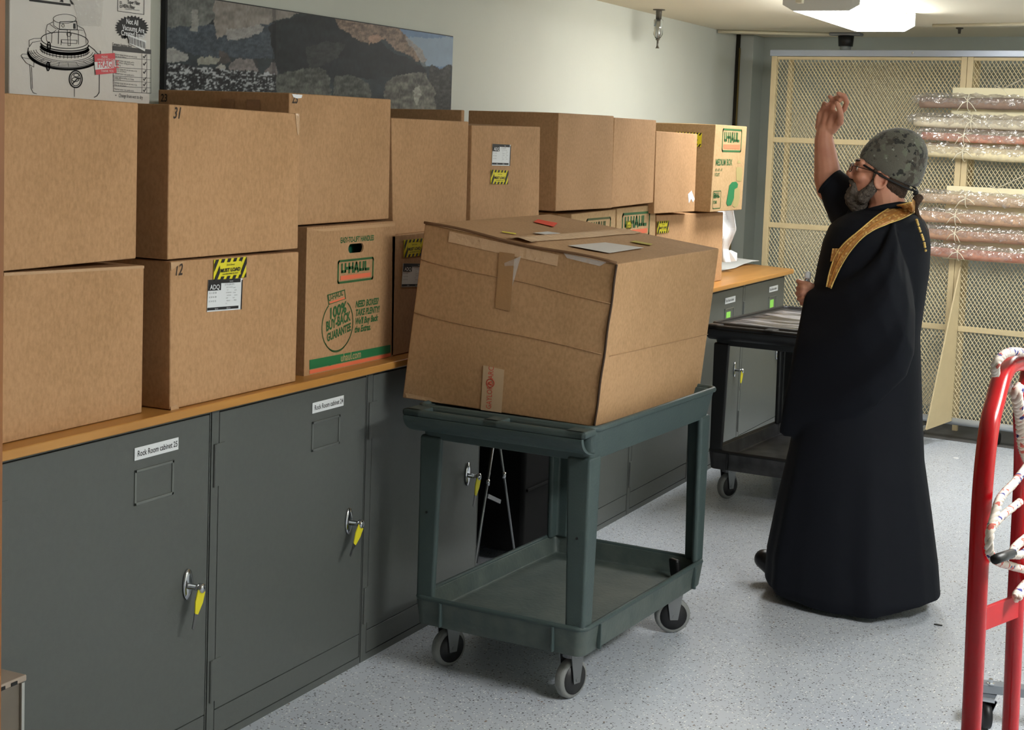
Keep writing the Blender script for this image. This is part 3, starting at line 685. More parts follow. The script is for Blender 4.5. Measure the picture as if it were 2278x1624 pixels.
# ---- top row
A1, F, f = carton('plain cardboard box at the far left, on top, below the white vacuum box', -2.49, [(-150, 195), (308, 229), (303, 575), (-150, 619)], .50, KRAFT)
B1, F, f = carton('cardboard box marked 31, on top of the box marked 12', -2.465, [(377, 232), (667, 253), (663, 553), (373, 578)], .50, KRAFT)
handwriting(B1, F, '31', (384, 263), -2.465, .040, .3)
quadpatch('tape_patch', CLEAR_TAPE, B1, [onx(656, 251.5, -2.465), onx(666, 252.5, -2.465), onx(665, 300, -2.465), onx(661, 300, -2.465)], (1, 0, 0))
C1, F, f = carton('tall cardboard box marked 25, with torn white tape at its corner', -2.52, [(644, 206.5), (870, 221), (865, 487), (640, 503)], .47, KRAFT_B)
handwriting(C1, F, '25', (649, 229), -2.52, .038, .1)
c = [onx(*q, -2.52) for q in ((649, 209), (672, 211), (670, 218), (660, 219), (652, 216))]
quadpatch('torn_tape', WHITEP, C1, c, (1, 0, 0), label='torn scrap of white tape')
s = f[0]; g = MB(); FL = Frame((s[0]-.47, s[1], s[2]-.4), (s[0], s[1], s[2]-.4), (s[0]-.47, s[1], s[2]), .004)
FL.text(g, '23', .012, .365, .032, bold=.018, shear=.1, xs=.8); g.build('handwritten_number', INKF, C1)
for x0 in (.235, .325): FL.rect(MB(), x0, .30, x0+.045, .378).build('tape_strip', TAPEB, C1)
D1, F, f = carton('plain box on top, between the box marked 25 and the two sticker box', -2.52, [(871, 262.5), (1043, 270.5), (1037, 505), (875, 523)], .42, KRAFT_B)
E1, F, f = carton('cardboard box on top with black and white label above a yellow striped sticker', -2.52, [(1050, 278.5), (1202, 282), (1199, 480), (1046, 503)], .30, KRAFT_B)
adq_label(E1, -2.52, [(1095, 320), (1135.5, 319), (1133, 369), (1093, 368)])
must_load(E1, -2.52, [(1091, 377.5), (1130.5, 379), (1128, 410), (1090, 409)])
F1, F, f = carton('deep box on top showing its dark side, next beyond the two sticker box', -2.50, [(1243, 251.5), (1366, 258), (1361, 463), (1236, 470)], .40, KRAFT_B)
G1, F, f = carton('plain cardboard box on top, right of the deep box with the dark side', -2.503, [(1367, 261.5), (1460, 267.5), (1453, 451), (1360, 462)], .42, KRAFT)
H1, F, f = carton('plain box with torn white tape at its corner, beside the blender box', -2.50, [(1460, 291.5), (1551.5, 298), (1545, 470.5), (1455, 475.5)], .42, KRAFT)
c = [onx(*q, -2.50) for q in ((1530, 432), (1538, 424), (1545, 443), (1541, 450), (1537, 442), (1532, 452))]
quadpatch('torn_tape', WHITEP, H1, c, (1, 0, 0), label='torn scrap of white tape')
p0 = ony(1027, 250, 5.36); fb = MB().hexa([(-3.17, 5.36, WZ1+.001), (p0[0], 5.36, WZ1+.001), (p0[0], 5.385, WZ1+.001), (-3.17, 5.385, WZ1+.001), (-3.17, 5.36, 1.787), (p0[0], 5.36, 1.79), (p0[0], 5.385, 1.79), (-3.17, 5.385, 1.787)])
X1 = weld(fb, 'flat_carton', KRAFT_B, (-3.0, 5.37, WZ1)); props(X1, 'dark flat carton at the back, only its top showing under the picture', 'box', CARTONS)
# medium printed box overhanging the end of the row
X = -2.47
I1, F, f = carton('printed box with green blender drawing, on top at the far end of the row', X, [(1592.5, 277), (1662, 281.5), (1650, 466.5), (1580, 472)], .44, cardboard('kraft_cardboard_mid', (176, 146, 106), 7))
q = px2(X, [(1606, 336), (1650, 290)]); uhaul_logo(I1, F, q[0][0], q[0][1], q[1][0]-q[0][0], q[1][1]-q[0][1])
g = MB(); y, z = px2(X, [(1591.5, 368)])[0]; F.text(g, 'MEDIUM BOX', y, z, .046, bold=.03, xs=.95)
y, z = px2(X, [(1590.5, 381)])[0]; F.text(g, '18" x 18" x 16"', y, z, .019, bold=.02); y, z = px2(X, [(1589.5, 392)])[0]; F.text(g, '3 CU.FT.', y, z, .022, bold=.03)
q = px2(X, [(1584, 467), (1604, 423)]); F.outline(g, q[0][0]+.004, q[0][1]+.006, q[1][0], q[1][1]-.004, .004, r=.01)
F.text(g, 'USE FOR', q[0][0]+.012, q[1][1]-.04, .024, bold=.03); F.text(g, 'SMALL', q[0][0]+.012, q[0][1]+.062, .034, bold=.05); F.text(g, 'ITEMS', q[0][0]+.012, q[0][1]+.03, .022, bold=.03)
g.build('printed_text', UG, I1)
g = MB(); F.poly(g, px2(X, [(1638, 372), (1649, 372), (1651, 378), (1650, 400), (1647, 404), (1638, 402), (1637, 380)])[::-1]); F.poly(g, px2(X, [(1641, 357), (1646, 357), (1648, 363), (1640, 363)])[::-1]); F.poly(g, px2(X, [(1632, 424), (1637, 418), (1645, 420), (1645, 440), (1641, 458), (1634, 462), (1629, 458), (1632, 440)])[::-1])
g.build('blender_jar', PALE, I1)
g = MB(); F.poly(g, px2(X, [(1622, 412), (1628, 405), (1637, 404), (1641, 410), (1640, 417), (1633, 421), (1632, 440), (1626, 456), (1618, 458), (1615, 452), (1619, 430)])[::-1], 2); g.build('blender_base', UGL, I1)
y0_, z0_ = I1.location.y-(f[1][1]-f[0][1])/2, 0
BLc = f[3]; FL = Frame((X-.44, BLc[1]-.0, BLc[2]), (X, BLc[1], BLc[2]), (X-.44, f[0][1], f[0][2]), .004)
FL.rect(MB(), .29, .035, .35, .055).build('green_stripe', UGL, I1)
# hazard sticker on the box's shaded left side
FLs = Frame(FL.at(.235, .325), FL.at(.372, .325), FL.at(.235, .395), .001); w, h = FLs.w, FLs.h
s = FLs.rect(MB(), 0, 0, w, h).build('must_load_sticker', YEL, I1); k = MB()
for i in range(8): FLs.poly(k, [(w*i/8, 0), (w*(i+.5)/8, 0), (w*(i+1)/8, h*.2), (w*(i+.5)/8, h*.2)], 2); FLs.poly(k, [(w*i/8, h*.8), (w*(i+.5)/8, h*.8), (w*(i+1)/8, h), (w*(i+.5)/8, h)], 2)
FLs.text(k, 'MUST LOAD', w*.12, h*.38, h*.26, 2, bold=.02); k.build('sticker_print', INK, s)

# white paper under the overhanging box
pp = thing('crumpled_paper', 'crumpled white paper rising under the overhanging box at the end of the worktop', 'paper', (-2.7, 8.35, WZ1))
_re = [(0, 1626), (.05, 1624), (.26, 1621), (.42, 1629), (.62, 1638), (1, 1631)]
def pfn(u, v):
    for (v0, x0), (v1, x1) in zip(_re[:-1], _re[1:]):
        if v0 <= v <= v1: xr = x0+(x1-x0)*(v-v0)/(v1-v0)
    return ony(1590+(xr-1590)*u, 583-117*v, 8.36+.03*math.sin(u*7+v*4)+.02*math.sin(v*9))
MB().grid(pfn, 12, 20).build('upright_sheet', WHITEP, pp, smooth=False, solid=.002)
def _pl(P, u):
    k = min(int(u*(len(P)-1)), len(P)-2); f_ = u*(len(P)-1)-k; return (P[k][0]*(1-f_)+P[k+1][0]*f_, P[k][1]*(1-f_)+P[k+1][1]*f_)
def pf2(u, v):
    a = _pl([(1600, 603), (1635, 596), (1655, 587), (1672, 582), (1689, 580.5)], u); b = _pl([(1600, 582), (1618, 576), (1640, 574), (1662, 577), (1688, 580)], u)
    return onz(a[0]*(1-v)+b[0]*v, a[1]*(1-v)+b[1]*v, WZ1+.003+.030*u**1.5)
MB().grid(pf2, 16, 8).build('flat_sheet', WHITEP, pp, solid=.0015)
MB().hexa([ony(*k_, 8.42+d_) for k_, d_ in (((1617, 583), 0), ((1638, 581), 0), ((1640, 577), .08), ((1620, 578), .08), ((1621, 557), 0), ((1627, 564), .0), ((1640, 563), .06), ((1626, 556), .08))]).build('folded_wad', WHITEP, pp)

# ---- white printed vacuum carton standing on the left box
X = -2.86
zb = A1.data.vertices and (onx(308, 229, -2.49)[2]+.004)
yL, yR = onx(21, 100, X)[1], onx(335, 100, X)[1]
vb = MB().box((X-.30, yL, zb), (X, yR, zb+.56)); VB = weld(vb, 'vacuum_box', mat('white_carton', (222, 218, 212), .35, spec=.5, bump=(14, .25)), (X-.15, (yL+yR)/2, zb))
props(VB, 'white box with a line drawing of a vacuum cleaner, standing on the far left boxes', 'box')
F = XFr(X, .001); BK = mat('drawing_black', (30, 28, 30), .5)
def cr(pts): return px2(X, [(a/6.7, b/6.7) for a, b in pts])
def ell(cx_, cy_, rx, ry, a0=0, a1=360, n=36, tilt=0.): 
    T = [math.radians(a) for a in np.linspace(a0, a1, n)]; return cr([(cx_+rx*math.cos(t), cy_+ry*math.sin(t)+tilt*rx*math.cos(t)) for t in T])
g = MB(); th = .0012; tk = .0028
L_ = lambda pts, w=th: F.line(g, cr(pts), w)
F.line(g, ell(960, 280, 170, 68), th)                                             # motor cap
L_([(790, 275), (795, 380), (870, 430)]); L_([(1130, 300), (1150, 400)]); L_([(890, 325), (1140, 320), (1150, 445), (880, 440), (890, 325)], .002)
F.line(g, ell(935, 382, 18, 24), th); F.poly(g, cr([(1090, 350), (1120, 350), (1122, 428), (1092, 428)])[::-1])
L_([(790, 325), (700, 370), (680, 460), (690, 600), (720, 640)]); L_([(1150, 380), (1240, 430), (1275, 520), (1280, 650)]); L_([(740, 360), (830, 430), (1230, 450)])
L_([(700, 450), (770, 500), (830, 450)]); L_([(770, 500), (765, 640)]); L_([(870, 450), (865, 650)], .002); L_([(1165, 445), (1165, 660)]); L_([(1000, 450), (1010, 680), (1045, 680), (1045, 450)]); F.line(g, ell(1025, 510, 32, 32), th)
L_([(910, 590), (920, 640), (1140, 650), (1145, 600), (910, 590)]); L_([(910, 590), (905, 670)])
F.line(g, ell(960, 600, 350, 120, 0, 360, 60, .06), .002)
F.line(g, ell(960, 690, 362, 112, 12, 168, 50, .06), .0085); F.line(g, ell(960, 650, 360, 108, 8, 172, 50, .06), .003)
for a in range(20, 168, 9): p = ell(960, 690, 362, 112, a, a, 1, .06)[0]; F.line(g, [p, (p[0], p[1]-.012)], .0014)
F.line(g, ell(960, 730, 375, 120, 10, 170, 50, .06), .0018)
for i, (rx, ry, w_) in enumerate(((540, 235, .0020), (520, 218, .0014), (495, 200, .0012), (460, 182, .0012), (425, 166, .0012))): F.line(g, ell(955, 770-i*6, rx, ry, -8 if i < 1 else 5, 188 if i < 1 else 175, 60, .045), w_)
F.line(g, ell(955, 800, 540, 232, 12, 178, 60, .045), .0062); F.line(g, ell(955, 790, 545, 238, 20, 182, 60, .045), .0016)
for a in range(15, 175, 17): p = ell(955, 770, 425, 166, a, a, 1, .045)[0]; q = ell(955, 775, 515, 216, a, a, 1, .045)[0]; F.line(g, [p, q], .0008)
L_([(430, 700), (430, 600), (500, 575), (620, 570)]); L_([(440, 690), (480, 630), (600, 610)]); L_([(310, 830), (330, 805), (410, 810)]); L_([(310, 830), (330, 860), (460, 880)]); L_([(320, 850), (380, 930), (400, 945), (500, 1000), (500, 900)]); L_([(1310, 670), (1400, 740), (1450, 800), (1530, 810)], .002)
L_([(440, 960), (460, 1320), (490, 1380), (540, 1400)]); L_([(465, 1000), (480, 1320)]); L_([(1478, 1110), (1475, 1380), (1440, 1430), (1400, 1450)], .002); L_([(1105, 1300), (1105, 1440)])
F.line(g, ell(1125, 1180, 96, 125), .0035); F.line(g, ell(1125, 1180, 72, 98), .0018); F.line(g, ell(1135, 1120, 40, 25), .0018); F.line(g, ell(1120, 1185, 50, 30), .0018); L_([(1075, 1250), (1160, 1160), (1190, 1170)], .003)
for x_, y_ in ((725, 690), (712, 990)): F.line(g, ell(x_, y_, 24, 62), .0028); L_([(x_-12, y_-30), (x_+12, y_-30), (x_+12, y_+40), (x_-12, y_+40), (x_-12, y_-30)], .0018)
L_([(440, 0), (1040, 75)], .006); L_([(435, -20), (430, 0)], .003)
F.poly(g, cr([(440, -8), (880, 22), (930, -30), (1060, -20), (1040, 78), (440, 5)])[::-1]) if False else None
F.poly(g, cr([(440, -5), (1040, 55), (1040, 78), (440, 10)])[::-1]); F.poly(g, cr([(880, 22), (930, -20), (940, 36)])[::-1]); F.poly(g, cr([(1035, 0), (1050, 0), (1110, 75), (1060, 60)])[::-1])
g.build('vacuum_drawing', BK, VB)
g = MB(); F.outline(g, *[v for p in cr([(1750, 165)]) for v in p], *[v for p in cr([(2145, -60)]) for v in p], .0014)
for tx, p in (('Super Filter', (1900, 30)), ('HEPA Filter', (1820, 90))): y, z = cr([p])[0]; F.text(g, tx, y, z-.004, .014, bold=.02, xs=.8)
for p in ((1785, 55), (1785, 110)): y, z = cr([p])[0]; F.outline(g, y, z, y+.006, z+.006, .0012)
F.line(g, cr([(1860, 135), (2075, 155)]), .001)
c = (1960, 415); st_ = [(c[0]+(255 if i % 2 == 0 else 215)*math.cos(2*math.pi*i/56), c[1]+(185 if i % 2 == 0 else 155)*math.sin(2*math.pi*i/56)) for i in range(56)]
F.poly(g, cr(st_)[::-1]); F.poly(g, cr([(1830, 540), (1880, 520), (1860, 570), (1810, 575)])[::-1])
g.build('printed_badge', BK, VB, label='black starburst with white words')
g = MB()
for tx, p in (('Not All', (1870, 350)), ('Vacuums Are', (1815, 440)), ('Created Equal!', (1795, 520))): y, z = cr([p])[0]; F.text(g, tx, y, z, .0205, k=2, bold=.02, xs=.84, rot=-.03)
g.build('badge_lettering', WHITEP, VB)
g = MB(); F.poly(g, cr([(1675, 680), (2245, 740), (2245, 808), (1675, 752)])[::-1])
ys = (752, 852, 1000, 1130, 1195, 1280, 1360)
F.line(g, cr([(1675, 680), (1690, 1360), (2245, 1390), (2245, 740)]), .0012)
for i, y_ in enumerate(ys[1:]): F.line(g, cr([(1680, y_), (2245, y_+40-i*2)]), .0011)
for x_ in (2110, 2185): F.line(g, cr([(x_, 800), (x_, 1385)]), .0011)
ck = [(-18, -6), (-4, 12), (20, -28)]
for y_ in (848, 958, 1080, 1185, 1265, 1350): F.line(g, cr([(2150+a, y_+b) for a, b in ck]), .0028)
y, z = cr([(1668, 655)])[0]; F.text(g, 'Compare Stainless Steel', y, z-.003, .0105, bold=.02, xs=.8, rot=-.03)
for i, y_ in enumerate((800, 830, 890, 920, 955, 1015, 1045, 1085, 1145, 1165, 1225, 1258, 1320)):
    y, z = cr([(1700, y_)])[0]; F.text(g, ('Exclusive design lets you use wet or dry', 'filters for all surfaces', 'Patented motor runs quietly and is', 'cooled without stalling, so it keeps', 'on drawing')[i % 5], y, z-.003, .0072, xs=.82, rot=-.03)
y, z = cr([(1715, 1425)])[0]; F.text(g, '\u2022', y, z-.004, .014); y, z = cr([(1765, 1430)])[0]; F.text(g, 'Change from wet to dry', y, z-.003, .0145, xs=.72, rot=-.02)
g.build('comparison_table', mat('drawing_grey', (70, 68, 70), .5), VB)
c = cr([(1885, 510), (2165, 610), (2145, 765), (1915, 650)]); s = F.poly(MB(), c[::-1], 3).build('barcode_sticker', WHITEP, VB, label='white barcode sticker')
g = MB()
for i in range(17):
    t_ = .08+.052*i; a = np.array([1885, 535])*(1-t_)+np.array([2165, 640])*t_; F.line(g, cr([tuple(a), (a[0]+6-20*(1-t_)*.3, a[1]+95)]), .0008 if i % 3 else .0018, 4.2)
g.build('bars', BK, s)
c = cr([(1383, 810), (1690, 790), (1718, 1085), (1410, 1115)]); s = F.poly(MB(), c[::-1], 3).build('fragile_sticker', WHITEP, VB, label='red and white fragile sticker')
RD = mat('sticker_red', (222, 84, 92), .5)
g = MB(); F.poly(g, cr([(1383, 810), (1690, 790), (1700, 900), (1394, 924)])[::-1], 4.2); F.poly(g, cr([(1404, 1040), (1713, 1010), (1718, 1085), (1410, 1115)])[::-1], 4.2)
y, z = cr([(1435, 1008)])[0]; F.text(g, 'FRAGILE', y, z, .029, k=4.2, xs=.82, rot=.05, bold=.005); rb = g.build('red_bands', RD, s)
g = MB()
for tx, p, sz in (('PLEASE', (1490, 845), .008), ('HANDLE WITH CARE', (1425, 885), .008), ('THANK YOU', (1480, 1058), .009)): y, z = cr([p])[0]; F.text(g, tx, y, z-.003, sz, k=5.6, rot=.05)
g.build('white_words', WHITEP, s)
CT = mat('clear_packing_tape', (238, 236, 232), .06, spec=.8, trans=.0, alpha=.30, bump=(40, .6))
F.poly(MB(), cr([(1060, -20), (1530, -20), (1500, 400), (1170, 375), (1130, 200)])[::-1], 2).build('clear_tape_strip', CT, VB)

# ---- the big tilted box on the cart
BIGF, BIGR = 4.225, 5.12
P_ = {'fTL': ony(945, 497, BIGF), 'fTR': ony(1372, 588, BIGF), 'fBR': ony(1322, 950, BIGF), 'fBL': ony(895, 885, BIGF), 'rTR': ony(1600, 553, BIGR), 'rBR': ony(1555, 880, BIGR), 'rTL': ony(1222, 476, BIGR)}
P_['rBL'] = P_['rTL']+(P_['fBL']-P_['fTL'])
for k_ in ('fBR', 'rBR'): P_[k_] = P_[k_]+np.array([0, 0, 0])
BC = (P_['fBL']+P_['rBR'])/2
KRAFT_BIG = cardboard('kraft_big_box', (180, 144, 106), 9)
m = MB(); n = 14
def bil(a, b, c, d, fn=None):
    def g(u, v):
        p = (a*(1-u)+b*u)*(1-v)+(d*(1-u)+c*u)*v
        return p if fn is None else p+fn(u, v)
    return g
bow = lambda n_, A, ph: (lambda u, v: np.array(n_)*(A*math.sin(math.pi*u)*math.sin(math.pi*v)*(1+.5*math.sin(5*u+ph)+.5*math.sin(4*v+ph))))
m.grid(bil(P_['fBL'], P_['fBR'], P_['fTR'], P_['fTL'], bow((0, -1, 0), .006, 1)), n, n)
m.grid(bil(P_['fBR'], P_['rBR'], P_['rTR'], P_['fTR'], bow((1, 0, 0), .006, 2)), n, n)
m.grid(bil(P_['rBR'], P_['rBL'], P_['rTL'], P_['rTR']), n, n); m.grid(bil(P_['rBL'], P_['fBL'], P_['fTL'], P_['rTL']), n, n); m.grid(bil(P_['rBL'], P_['rBR'], P_['fBR'], P_['fBL']), n, n)
ridge = lambda u, v: np.array([0, 0, (.022*math.exp(-((u-.50)/.09)**2)*math.sin(math.pi*min(1, v*1.0+.12))**.5*1. - .012*math.sin(math.pi*u)**2*math.sin(math.pi*v))*(1 if 0 < v < 1 else .0)])
TOPF = bil(P_['fTL'], P_['fTR'], P_['rTR'], P_['rTL'], ridge)
m.grid(TOPF, 28, n) if False else m.grid(TOPF, n, n)
BIG = weld(m, 'large_cardboard_box', KRAFT_BIG, BC, .004)
props(BIG, 'very large battered cardboard box tilted on the grey-green cart', 'box')
FF = Frame(P_['fBL'], P_['fBR'], P_['fTL'], .0)
nF = np.cross(P_['fBR']-P_['fBL'], P_['fTL']-P_['fBL']); nF /= np.linalg.norm(nF)
nR = np.cross(P_['rBR']-P_['fBR'], P_['fTR']-P_['fBR']); nR /= np.linalg.norm(nR)
nT = np.cross(P_['fTR']-P_['fTL'], P_['rTR']-P_['fTL']); nT /= np.linalg.norm(nT)
def _onface(q, a, b, c, d, nn, A, ph, k):
    # point of the bowed face under this line of sight
    u = v = .5
    for _ in range(30):
        p = (a*(1-u)+b*u)*(1-v)+(d*(1-u)+c*u)*v; t_ = onp(*q, p, nn)-p
        U = (b-a)*(1-v)+(c-d)*v; V_ = (d-a)*(1-u)+(c-b)*u; s_, *_r = np.linalg.lstsq(np.stack([U, V_], 1), t_, rcond=None); u += s_[0]; v += s_[1]
    u, v = min(max(u, .0), 1), min(max(v, .0), 1)
    return (a*(1-u)+b*u)*(1-v)+(d*(1-u)+c*u)*v+nn*(k+.0012+max(0, A*math.sin(math.pi*u)*math.sin(math.pi*v)*(1+.5*math.sin(5*u+ph)+.5*math.sin(4*v+ph))))
def onF(q, k=.0): return _onface(q, P_['fBL'], P_['fBR'], P_['fTR'], P_['fTL'], nF, .006, 1, k*.12)
def onR(q, k=.0): return _onface(q, P_['fBR'], P_['rBR'], P_['rTR'], P_['fTR'], nR, .006, 2, k*.12)
def uvT(u, v, k=.002): return np.array(TOPF(u, v))+nT*k
# creases pressed into the board
CRE = mat('crease_line', (168, 132, 96), .8)
def crease(pts, par=BIG, w=.004, m_=CRE, nm='crease', r_=.0011):
    MB().tube(pts, r_, 6).build(nm, m_, par, smooth=True)
crease([onF((930+(1368-930)*t, 576+(676-576)*t+2*math.sin(9*t)), .0035) for t in np.linspace(.0, .985, 12)])
crease([onF((915+(1345-915)*t, 694+(788-694)*t+2*math.sin(7*t)), .0045) for t in np.linspace(.0, .985, 12)])
crease([onR((1350+(1580-1350)*t, 793-(793-742)*t), .0045) for t in np.linspace(.02, .985, 10)])
# opened edge along the front right corner, with a lip of torn board
MB().tube([P_['fTR']*(1-t)+P_['fBR']*t+nF*.004*(1+math.sin(20*t))*.6+nR*.001 for t in np.linspace(0, 1, 24)], .0035, 6).build('torn_edge', mat('torn_edge_dark', (62, 44, 30), .8), BIG, smooth=True)
MB().tube([P_['fTL']*(1-t)+P_['fTR']*t+nF*.003+np.array([0, 0, .003+.004*math.sin(9*t)]) for t in np.linspace(.0, 1, 24)], .0045, 6).build('flap_edge', mat('flap_edge_board', (116, 84, 56), .8), BIG, smooth=True)
def strip(name, m_, pts, nrm, label=None): return MB().prism(pts, np.array(nrm)*.0006).build(name, m_, BIG, label=label)
WT = mat('wide_tape', (206, 174, 140), .2, spec=.6, bump=(50, .35))
strip('wide_tape', WT, [onF((1000, 514)), onF((1243, 567)), onF((1240, 592)), onF((998, 538))], nF, 'wide strip of shiny tape')
strip('tape_strip', mat('old_tape', (162, 126, 88), .35, bump=(50, .2)), [onF((1112, 560), .0098), onF((1146, 565), .0098), onF((1137, 692), .0098), onF((1104, 684), .0098)], nF, 'dull brown tape running down the front')
strip('shiny_tape_scrap', CT, [onF((1123, 585), .011), onF((1160, 570), .011), onF((1140, 640), .011), onF((1128, 612), .011)], nF)
strip('shiny_tape_scrap', CT, [onF((1255, 560), .011), onF((1350, 583), .011), onF((1335, 592), .011), onF((1262, 574), .011)], nF)
lt = strip('printed_tape', mat('paper_tape', (196, 170, 138), .45), [onF((1078, 812), .006), onF((1124, 822), .006), onF((1116, 918), .006), onF((1070, 912), .006)], nF, 'pale tape printed with red words')
FT = Frame(onF((1114, 917), .0068), onF((1122, 824), .0068), onF((1074, 913), .0068), .0005); FT.n = nF; FT.lift = .0014
g = MB(); FT.text(g, 'GAYLORD', .006, FT.h*.52, .026, xs=.72); FT.text(g, 'ARC', .100, FT.h*.52, .026, xs=.8)
FT.line(g, [(.088+.013*math.cos(t_), FT.h*.66+.013*math.sin(t_)) for t_ in np.linspace(0, 2*math.pi, 24)], .003); FT.line(g, [(.083, FT.h*.60), (.088, FT.h*.74), (.094, FT.h*.6)], .003)
g.build('red_words', mat('red_print', (206, 84, 66), .6), lt)
strip('tape_strip', CLEAR_TAPE, [onF((903, 874), .008), onF((960, 885), .008), onF((985, 897), .008), onF((905, 884), .008)], nF)
# things stuck on the lid
def topq(pts): return [onp(*q, TOPC[0], nT)+nT*.0 for q in pts]
TOPC = (P_['fTL'], nT)
def lid_patch(name, m_, pts, label=None, k=.004, sub=BIG):
    out = []
    for q in pts:
        p = onp(*q, P_['fTL'], nT)
        # drop onto the uneven lid
        a = P_['fTL']; U = P_['fTR']-a; V_ = P_['rTL']-a; M_ = np.stack([U, V_], 1); s_, *_r = np.linalg.lstsq(M_, p-a, rcond=None)
        u, v = np.clip(s_, .01, .99); out.append(np.array(TOPF(u, v))+nT*k)
    return MB().prism(out, nT*.0006).build(name, m_, sub, label=label)
seam = [(u, v) for u, v in ((.455, .02), (.545, .02), (.545, .5), (.545, .98), (.455, .98), (.455, .5))]
sm = MB(); rows = []
for v in np.linspace(.01, .99, 14): rows.append([np.array(TOPF(u, v))+nT*.003 for u in (.44, .5, .56)])
sm.add([p for r_ in rows for p in r_], [(i*3+j, i*3+j+1, i*3+j+4, i*3+j+3) for i in range(13) for j in range(2)])
sm.build('seam_tape', WT, BIG, label='tape along the seam of the lid')
lid_patch('paper_notice', mat('notice_paper', (214, 210, 206), .6), [(1264, 546.5), (1346, 537), (1431, 551.5), (1355, 564.5)], 'white sheet of paper on the lid')
lid_patch('white_label', LBL, [(1186, 516), (1218, 512.5), (1246, 520), (1212, 523)], 'small white label')
lid_patch('red_sticker', mat('red_orange', (236, 74, 52), .5), [(1187, 495), (1196, 490), (1240, 497), (1232, 503.5)], 'bright red sticker')
lid_patch('yellow_scrap', YEL, [(1116, 514.5), (1147, 518), (1148, 520.5), (1117, 516.5)])
lid_patch('yellow_scrap', mat('faded_yellow', (186, 172, 70), .6), [(1402, 536), (1412, 534), (1452, 543), (1446, 545.5)])
